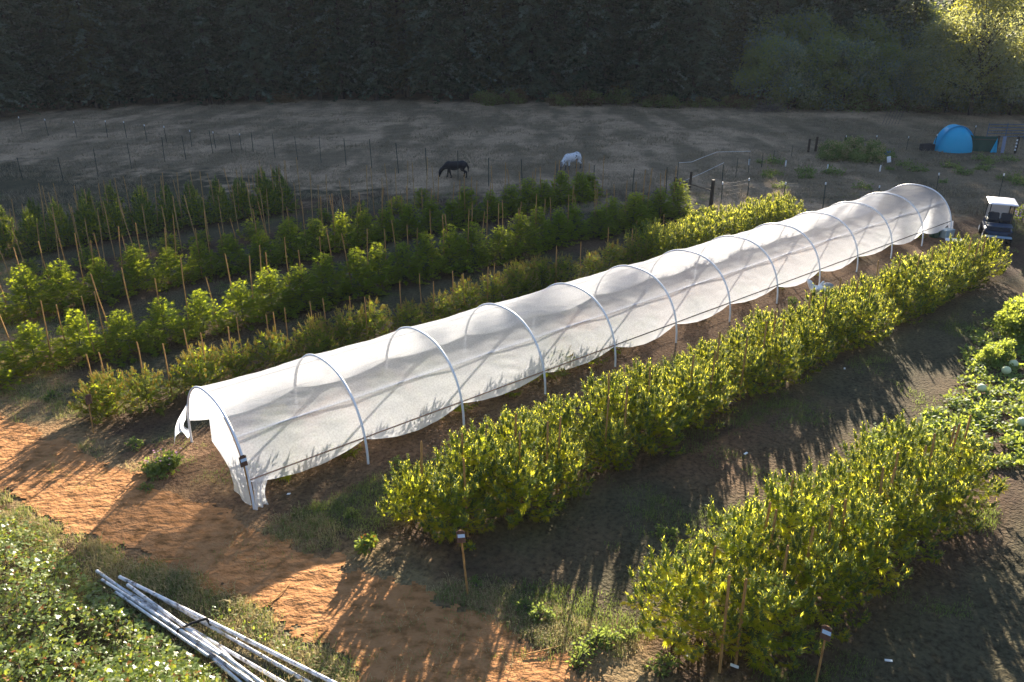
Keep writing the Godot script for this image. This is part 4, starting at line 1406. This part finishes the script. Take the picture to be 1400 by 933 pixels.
func carts() -> void:
	mat("cart_blue", 0.018, 0.045, 0.10, 0.25, 0.6)
	mat("cart_deck", 0.03, 0.06, 0.11, 0.35, 0.5)
	mat("cart_plate", 0.22, 0.32, 0.42, 0.35, 0.6)
	mat("cart_seat", 0.03, 0.035, 0.045, 0.6)
	mat("cart_roof", 0.78, 0.74, 0.74, 0.5)
	mat("cart_screen", 0.72, 0.68, 0.64, 0.5)
	cart("dark blue golf cart with white roof parked past the tunnel end", onto(at(1359, 327)), deg_to_rad(-24))
	cart("second golf cart parked beside the purple flower bush, dark blue", onto(at(1427, 324)), deg_to_rad(-18))
	# odds and ends under and beside the tunnel's far end
	var tub := Solid.new()
	tub.tube(Vector3(0, 0, 0), Vector3(0, 0.5, 0), 0.24, 0.28, 14)
	single("planter_tub", of_solid(tub, mat("tub_green", 0.02, 0.05, 0.03, 0.6)), "dark green tub under the far end of the tunnel", "tub", onto(at(1277, 324)))
	var bl := Solid.new()
	bl.box(Vector3(0, 0.2, 0), Vector3(0.7, 0.4, 0.45), Basis(), 0.02)
	single("pale_bin", of_solid(bl, mat("bin_pale", 0.30, 0.36, 0.36, 0.6)), "pale grey bin at the foot of the far tunnel end", "bin", onto(at(1293, 324))).rotation.y = 0.5
	var sl := Solid.new()
	sl.box(Vector3(0, 0.04, 0), Vector3(0.75, 0.06, 0.4), Basis(), 0.01)
	single("white_slab", of_solid(sl, M.cap_white), "flat white board on the soil between tunnel end and golf cart", "board", onto(at(1304, 329))).rotation = Vector3(0.05, -0.4, 0.06)
	# hen and stone under the tunnel's right side
	rng.seed = 95
	var hm := mat("hen_white", 1, 1, 1, 0.8)
	hm.vertex_color_use_as_albedo = true
	var bones := [[Vector3(-0.10, 0.24, 0), Vector3(0.10, 0.25, 0), 0.10, 0.09], [Vector3(-0.16, 0.28, 0), Vector3(-0.27, 0.46, 0), 0.06, 0.035], [Vector3(-0.14, 0.27, 0), Vector3(-0.22, 0.40, 0), 0.07, 0.06], [Vector3(0.12, 0.27, 0), Vector3(0.22, 0.20, 0), 0.055, 0.04], [Vector3(0.22, 0.20, 0), Vector3(0.29, 0.13, 0), 0.04, 0.035], [Vector3(0.29, 0.13, 0), Vector3(0.34, 0.10, 0), 0.014, 0.006], [Vector3(0.02, 0.16, 0.05), Vector3(0.03, 0.0, 0.05), 0.02, 0.012], [Vector3(0.02, 0.16, -0.05), Vector3(0.03, 0.0, -0.05), 0.02, 0.012], [Vector3(-0.02, 0.27, 0.09), Vector3(-0.14, 0.25, 0.09), 0.04, 0.02], [Vector3(0.02, 0.30, -0.07), Vector3(0.10, 0.42, -0.12), 0.04, 0.03]]
	var hen := single("hen", body(bones, 0.016, 0.03, func(p): return Color(0.55, 0.25, 0.06) if p.y < 0.12 or p.x > 0.3 else Color(0.78, 0.76, 0.74), hm), "white hen pecking beside the tunnel with tail raised", "hen", onto(at(1117, 408)))
	hen.rotation.y = -0.35
	hen.scale = Vector3.ONE * 1.55
	var stone := sheet(func(u, v):
		var d := Vector3(cos(u * TAU) * sin(v * PI), cos(v * PI), sin(u * TAU) * sin(v * PI))
		return d * Vector3(0.26, 0.2, 0.22) * (1.0 + 0.12 * nz.get_noise_3dv(d * 4.0)), 18, 12, mat("stone", 0.30, 0.30, 0.30, 0.9))
	single("stone", stone, "rounded grey stone at the foot of a white tunnel hoop", "stone", onto(at(1131, 397)) + Vector3(0, 0.12, 0))

func ponies() -> void:
	var pm := mat("pony_coat", 1, 1, 1, 0.6, 0.3)
	pm.vertex_color_use_as_albedo = true
	var V := func(x: float, y: float, z := 0.0) -> Vector3: return Vector3(x, y, z)
	var make := func(stride: float) -> Array:
		return [
			[V.call(-0.46, 0.80), V.call(0.34, 0.78), 0.235, 0.235], [V.call(-0.05, 0.70), V.call(0.1, 0.69), 0.24, 0.24], [V.call(-0.58, 0.80), V.call(-0.5, 0.84), 0.21, 0.22], [V.call(0.36, 0.86), V.call(0.46, 0.72), 0.18, 0.19],
			[V.call(0.48, 0.82), V.call(0.88, 0.46), 0.165, 0.10], [V.call(0.44, 0.94), V.call(0.86, 0.58), 0.045, 0.04], [V.call(0.88, 0.45), V.call(0.93, 0.33), 0.105, 0.095], [V.call(0.93, 0.33), V.call(0.98, 0.10), 0.08, 0.055],
			[V.call(0.84, 0.56, 0.06), V.call(0.88, 0.64, 0.08), 0.03, 0.012], [V.call(0.84, 0.56, -0.06), V.call(0.88, 0.64, -0.08), 0.03, 0.012],
			[V.call(0.36, 0.66, 0.13), V.call(0.37 + stride * 0.4, 0.36, 0.13), 0.095, 0.055], [V.call(0.37 + stride * 0.4, 0.36, 0.13), V.call(0.37 + stride, 0.07, 0.13), 0.05, 0.036], [V.call(0.37 + stride, 0.07, 0.13), V.call(0.41 + stride, 0.02, 0.13), 0.04, 0.05],
			[V.call(0.36, 0.66, -0.13), V.call(0.36 - stride * 0.5, 0.37, -0.13), 0.095, 0.055], [V.call(0.36 - stride * 0.5, 0.37, -0.13), V.call(0.36 - stride * 1.4, 0.07, -0.13), 0.05, 0.036], [V.call(0.36 - stride * 1.4, 0.07, -0.13), V.call(0.4 - stride * 1.4, 0.02, -0.13), 0.04, 0.05],
			[V.call(-0.55, 0.72, 0.13), V.call(-0.44, 0.50, 0.14), 0.16, 0.085], [V.call(-0.44, 0.50, 0.14), V.call(-0.64, 0.34, 0.14), 0.085, 0.052], [V.call(-0.64, 0.34, 0.14), V.call(-0.60, 0.06, 0.14), 0.048, 0.037], [V.call(-0.60, 0.06, 0.14), V.call(-0.56, 0.02, 0.14), 0.04, 0.052],
			[V.call(-0.55, 0.72, -0.13), V.call(-0.46, 0.50, -0.14), 0.16, 0.085], [V.call(-0.46, 0.50, -0.14), V.call(-0.72, 0.35, -0.14), 0.085, 0.052], [V.call(-0.72, 0.35, -0.14), V.call(-0.74, 0.06, -0.14), 0.048, 0.037], [V.call(-0.74, 0.06, -0.14), V.call(-0.70, 0.02, -0.14), 0.04, 0.052],
			[V.call(-0.76, 0.88), V.call(-0.86, 0.62), 0.04, 0.06], [V.call(-0.86, 0.62), V.call(-0.84, 0.24), 0.06, 0.02]]
	var black := single("pony", body(make.call(0.10), 0.035, 0.06, func(p): return Color(0.012, 0.012, 0.016) if p.y > 0.05 else Color(0.02, 0.02, 0.02), pm), "black pony grazing with head down behind the wire fence", "pony", onto(at(622, 243)))
	black.rotation.y = PI + 0.12
	black.scale = Vector3.ONE * 1.06
	var sp := FastNoiseLite.new()
	sp.seed = 4
	sp.frequency = 5.5
	var coat := func(p: Vector3) -> Color:
		if p.y < 0.3: return Color(0.10, 0.09, 0.085)
		if p.x > 0.9: return Color(0.18, 0.16, 0.15)
		return Color(0.09, 0.085, 0.09) if sp.get_noise_3dv(p) > 0.33 else Color(0.60, 0.60, 0.62)
	var white := single("pony", body(make.call(0.02), 0.03, 0.06, coat, pm), "white pony with dark spots grazing farther out in the paddock", "pony", onto(at(781, 232)))
	white.rotation.y = PI + 0.75
	white.scale = Vector3.ONE * 1.1

func signs() -> void:
	rng.seed = 97
	var data := [[127, 592, 119, 541, "sign stake with bare brown board at the start of the short plant row", false], [346, 694, 330, 622, "sign stake with blue label in front of the near tunnel end", true], [640, 812, 629, 724, "sign stake with blue label before the double row beside the tunnel", true], [1113, 948, 1132, 856, "sign stake with blue label before the sunlit front row", true]]
	for q in data:
		var b := onto(at(q[0], q[1]))
		var h := height_over(b, q[2], q[3])
		var side := at(q[2], q[3], h) - b
		var root := thing("sign_stake", q[4], "sign", b)
		var st := Solid.new()
		var top := Vector3(side.x, h, side.z)
		st.tube(Vector3(0, -0.1, 0), top * 0.99, 0.022, 0.02, 4)
		part("stake", of_solid(st, M.stake_wood), root)
		var bd := part("board", null, root, top * 0.90)
		var up := top.normalized()
		var to_cam := (Vector3(0, CAM_H, 0) - b).slide(up).normalized()
		bd.basis = Basis(up.cross(to_cam), up, to_cam).rotated(up, [0.5, 0.25, -0.1, -0.15][data.find(q)])
		var o := Solid.new()
		o.box(Vector3(0, 0, 0.03), Vector3(0.17, 0.27, 0.022), Basis(), 0.006)
		o.box(Vector3(0, 0.145, 0.03), Vector3(0.11, 0.03, 0.02), Basis(), 0.006)
		bd.mesh = of_solid(o, M.board_wood)
		if q[5]:
			var l := Solid.new()
			l.box(Vector3(0.01, 0.035, 0.0435), Vector3(0.14, 0.08, 0.004))
			part("label_sticker", of_solid(l, M.label_blue), bd)

func foreground() -> void:
	rng.seed = 98
	# white pipes strapped together on the verge
	var i := 0
	for q in [[132, 781, 355, 942, 0.14, 0.034], [163, 789, 452, 932, 0.20, 0.036], [150, 796, 404, 944, 0.12, 0.034], [158, 810, 285, 898, 0.22, 0.028], [174, 800, 376, 948, 0.22, 0.034], [186, 822, 306, 912, 0.13, 0.028], [202, 808, 440, 944, 0.10, 0.034], [139, 793, 300, 896, 0.24, 0.028], [240, 828, 480, 946, 0.12, 0.032], [300, 885, 350, 940, 0.1, 0.03], [215, 836, 330, 935, 0.16, 0.03]]:
		var a := at(q[0], q[1], q[4])
		var b := at(q[2], q[3], q[4] - 0.03)
		b = b + (b - a).normalized() * (1.2 if q[3] > 930 else 0.0)
		var o := Solid.new()
		o.tube(a, b, q[5], q[5], 12, false)
		o.tube(a, b, q[5] * 0.86, q[5] * 0.86, 12, false)
		single("plastic_pipe", of_solid(o, M.pipe_worn), "long scuffed white pipe in the strapped bundle beside the brambles", "pipe", Vector3.ZERO, "white pipes in the bundle")
		i += 1
	var sa := at(243, 862, 0.22)
	var sb := at(282, 846, 0.28)
	var strap := Solid.new()
	strap.path([sa + Vector3(-0.1, -0.2, 0), sa, sa.lerp(sb, 0.5) + Vector3(0, 0.03, 0), sb, sb + Vector3(0.08, -0.22, 0)], [0.025, 0.025, 0.025, 0.025, 0.025], 6)
	single("strap", of_solid(strap, M.black_rubber), "black strap binding the white pipe bundle", "strap")
	# brambles
	var inside := func(px: float, py: float) -> float:   # > 0 inside the thicket
		var edge := pieces([[-400, 640], [0, 700], [50, 722], [90, 760], [120, 795], [160, 818], [200, 856], [245, 890], [300, 925], [340, 960], [420, 1010]], px)
		return py - edge
	var soups := [Soup.new(), Soup.new(), Soup.new(), Soup.new()]
	var canes := Solid.new()
	var hn := FastNoiseLite.new()
	hn.frequency = 0.55
	hn.seed = 23
	for n in 30000:
		var px := rr(-230, 400)
		var py := rr(640, 1040)
		var e: float = inside.call(px, py)
		if e < rr(-6, 10): continue
		var p := at(px, py)
		var rise := clampf(e / 90.0, 0.0, 1.0)
		var top: float = 0.10 + rise * (0.62 + 0.95 * hn.get_noise_2d(p.x, p.z) + 0.25 * hn.get_noise_2d(p.x * 3.0, p.z * 3.0))
		var y := top * pow(rng.randf(), 0.35) + rr(-0.02, 0.06)
		p = onto(p) + Vector3(0, maxf(0.03, y), 0) + Vector3(rr(-0.05, 0.05), 0, rr(-0.05, 0.05))
		var r := rng.randf()
		var soup: Soup = soups[0 if r < 0.50 else 1 if r < 0.64 else 2 if r < 0.96 else 3]
		var tilt := Vector3(rr(-0.7, 0.7), 1, rr(-0.7, 0.7)).normalized()
		var d := tilt.cross(Vector3(rr(-1, 1), 0, rr(-1, 1))).normalized()
		var sz := rr(0.03, 0.05) if rng.randf() < 0.6 else rr(0.05, 0.085)
		for k in 3:
			var dd := d.rotated(tilt, (k - 1) * 1.25)
			soup.leaf(p, (dd + Vector3(0, -0.15, 0)).normalized(), dd.cross(tilt), sz * (1.15 if k == 1 else 0.9), sz * 0.36)
		if n % 45 == 0:
			var c := p + Vector3(rr(-0.5, 0.5), 0, rr(-0.5, 0.5))
			canes.path([Vector3(p.x, 0, p.z), (p + c) / 2 + Vector3(0, 0.12, 0), c - Vector3(0, 0.05, 0)], [0.008, 0.006, 0.003], 4)
	var br := thing("bramble_thicket", "low sunlit bramble thicket with glossy leaves beside the white pipes", "brambles")
	part("canes", of_solid(canes, M.stem_brown), br)
	tag(part("leaves", of_soups([soups[0], M.bramble_leaf, soups[1], M.bramble_pale, soups[2], M.weed_leaf, soups[3], M.bramble_red]), br), "", "", "", "stuff")
	# small bramble sprawl on the far side of the pipes
	var s2 := [Soup.new(), Soup.new()]
	for n in 900:
		var px := rr(290, 470)
		var py := rr(835, 940)
		var line := 845.0 + (px - 275.0) * 0.52
		if absf(py - (line - 14.0)) > rr(6, 26): continue
		var p := onto(at(px, py)) + Vector3(0, rr(0.02, 0.16), 0)
		var d := Vector3(rr(-1, 1), rr(-0.2, 0.6), rr(-1, 1)).normalized()
		s2[n % 2].leaf(p, d, d.cross(Vector3(rr(-0.5, 0.5), 1, 0)).normalized(), rr(0.05, 0.09), 0.024)
	tag(single("creeper", of_soups([s2[0], M.bramble_leaf, s2[1], M.weed_leaf]), "", ""), "thin leafy creeper along the path side of the white pipes", "creeper", "", "stuff")
	# flowers
	var pink := leafy("flower_clump", "low clump of pink flowers at the near tunnel end", "flowers", "", 0.42, 0.42, 0.1, 900, 0.10, ["grass_green", "weed_leaf", "grass_green"], 401, 14)
	pink.position = onto(at(226, 645))
	rng.seed = 99
	for n in 22:
		var o := Soup.new()
		for k in 6: o.leaf(Vector3.ZERO, Vector3(cos(k * 1.05), 0.25, sin(k * 1.05)), Vector3(-sin(k * 1.05), 0, cos(k * 1.05)), 0.032, 0.011)
		part("flower", of_soup(o, M.petal_pink), pink, Vector3(rr(-0.36, 0.36), rr(0.34, 0.52), rr(-0.3, 0.3)))
	var org := leafy("flower_clump", "small plant with orange flowers at the head of the double row", "flowers", "", 0.4, 0.25, 0.1, 380, 0.09, ["grass_green", "weed_leaf"], 402, 8)
	org.position = onto(at(503, 757))
	for n in 8:
		var o := Soup.new()
		for k in 8: o.leaf(Vector3.ZERO, Vector3(cos(k * 0.785), 0.4, sin(k * 0.785)), Vector3(-sin(k * 0.785), 0, cos(k * 0.785)), 0.035, 0.014)
		part("flower", of_soup(o, M.petal_orange), org, Vector3(rr(-0.2, 0.2), rr(0.28, 0.45), rr(-0.2, 0.2)))
	# separate weeds
	var wd := leafy("weed", "leafy green weed at the edge of the clay path", "weed", "weeds by the path", 0.22, 0.2, 0.1, 200, 0.06, ["grass_green", "grass_green", "grass_green"], 403, 8)
	var q2 := [[70, 545], [185, 612], [200, 672], [830, 880], [795, 905], [905, 915], [545, 640], [480, 705], [1155, 400], [1085, 415], [720, 835], [740, 845], [650, 800], [860, 870], [910, 735], [815, 880]]
	for n in q2.size():
		var o: Node3D = wd if n == 0 else copy_of(wd, "weed")
		o.position = onto(at(q2[n][0], q2[n][1]))
		o.rotation.y = rr(0, TAU)
		o.scale = Vector3.ONE * rr(0.7, 1.3)
	# scraps
	for q in [[697, 627, 0], [395, 676, 0], [940, 900, 0], [1004, 912, 0], [1215, 905, 0], [1020, 620, 0], [1155, 505, 0]]:
		var o := Solid.new()
		o.box(Vector3(0, 0.02, 0), Vector3(rr(0.09, 0.16), 0.02, rr(0.04, 0.07)), Basis(), 0.004)
		single("scrap", of_solid(o, M.cap_white), "small white plastic scrap lying on the ground", "scrap", onto(at(q[0], q[1])), "white scraps on the ground").rotation = Vector3(rr(-0.3, 0.3), rr(0, 3), rr(-0.3, 0.3))
	for q in [[238, 768, 0.1, 0.30], [387, 812, 1.2, 0.28], [370, 828, 0.9, 0.25], [745, 892, 0.3, 0.4], [305, 812, 0.6, 0.22]]:
		var o := Solid.new()
		o.path([Vector3(-q[3], 0.02, 0), Vector3(0, 0.035, 0.02), Vector3(q[3], 0.02, -0.01)], [0.012, 0.014, 0.009], 5)
		single("stick", of_solid(o, M.stake_wood), "broken pale stick lying on the clay path", "stick", onto(at(q[0], q[1])) + Vector3(0, 0.03, 0), "sticks on the path").rotation.y = q[2]

func tuft(blades: int, tall: float, spread: float, m: Material, seed_: int, width := 0.006) -> ArrayMesh:
	rng.seed = seed_
	var s := Soup.new()
	for i in blades:
		var az := rr(0, TAU)
		var p := Vector3(rr(-1, 1), 0, rr(-1, 1)) * spread * 0.5
		var h := tall * rr(0.5, 1.1)
		var d := Vector3(cos(az), 0, sin(az))
		var wv := Vector3(-d.z, 0, d.x) * width
		var a := p + Vector3(0, h * 0.6, 0) + d * h * 0.2
		var b := p + Vector3(0, h * rr(0.7, 1.0), 0) + d * h * rr(0.3, 0.7)
		s.tri(p - wv, p + wv, a)
		s.tri(a - wv * 0.8, a + wv * 0.8, b)
	return of_soup(s, m)
func grasses() -> void:
	var a := tuft(12, 0.13, 0.22, M.grass_green, 601)
	var b := tuft(12, 0.09, 0.26, M.grass_green, 602)
	var c := tuft(12, 0.15, 0.22, M.grass_straw, 603)
	var d := tuft(14, 0.22, 0.9, M.grass_field, 604, 0.018)
	rng.seed = 610
	var pa := []
	var pb := []
	var pc := []
	var dens := FastNoiseLite.new()
	dens.seed = 33
	dens.frequency = 0.22
	dens.fractal_octaves = 4
	for i in 90000:
		var ahead := 9.5 + 40.0 * pow(rng.randf(), 1.5)
		var x := rr(-0.72, 0.72) * ahead
		var p := Vector3(x, 0, -ahead)
		var st := st_of(p)
		var e := path_edges(clampf(x, -29.9, 5.9))
		var in_path := minf(e.x - ahead, ahead - e.y) if x < 5.9 else -5.0
		if in_path > -0.1 and rng.randf() > 0.05: continue
		var n := dens.get_noise_2d(x, p.z)
		if st.y > -0.7 and st.y < 4.4 and st.x > 0.2: continue
		var verge := in_path > -1.3 or st.x < -0.8
		var bed := minf(minf(absf(st.y + 9.8), absf(st.y + 3.6)), minf(minf(absf(st.y - 6.8), absf(st.y - 11.6)), minf(absf(st.y - 17.6), absf(st.y - 27.2))))
		var want := -0.06 + n * 1.9 - (0.35 if bed < 1.0 else 0.0) + (0.2 if verge else 0.0)
		if st.y < -4.5 and st.y > -13.0 and st.x > 3.5: want -= 0.10
		if st.y < -0.7 and st.y > -2.4: want += 0.10
		if rng.randf() > want: continue
		var tr := turned(onto(p), rr(0.6, 1.4))
		var r := rng.randf()
		if verge and r < 0.45: pc.append(tr)
		elif r < 0.6: pb.append(tr)
		else: pa.append(tr)
	# shaggy strip between the path and the brambles
	for i in 3600:
		var x := rr(-14, -0.5)
		var e := path_edges(x)
		var ahead := e.y - absf(rng.randfn()) * 0.8 + 0.1
		if dens.get_noise_2d(x * 3.0, ahead * 3.0) < rr(-0.3, 0.2): continue
		(pc if rng.randf() < 0.6 else pa).append(turned(onto(Vector3(x, 0, -ahead)), rr(0.7, 1.7)))
	scatter("grass", a, pa, "short green grass growing between the crop rows", "grass")
	scatter("grass", b, pb, "very short creeping grass growing between the crop rows", "grass")
	scatter("dry_grass", c, pc, "straw coloured dry grass along the clay path", "grass")
	var pd := []
	for i in 26000:
		var ahead := rr(44, 100)
		var x := rr(-0.68, 0.68) * ahead
		if dens.get_noise_2d(x * 0.35, ahead * 0.8) < rr(-0.25, 0.25): continue
		var p := Vector3(x, 0, -ahead)
		if st_of(p).y < 31.0 and st_of(p).x < 16.0: continue
		pd.append(turned(onto(p), rr(0.5, 1.3)))
	scatter("field_grass", d, pd, "dry grazed tussocks over the paddock", "grass")
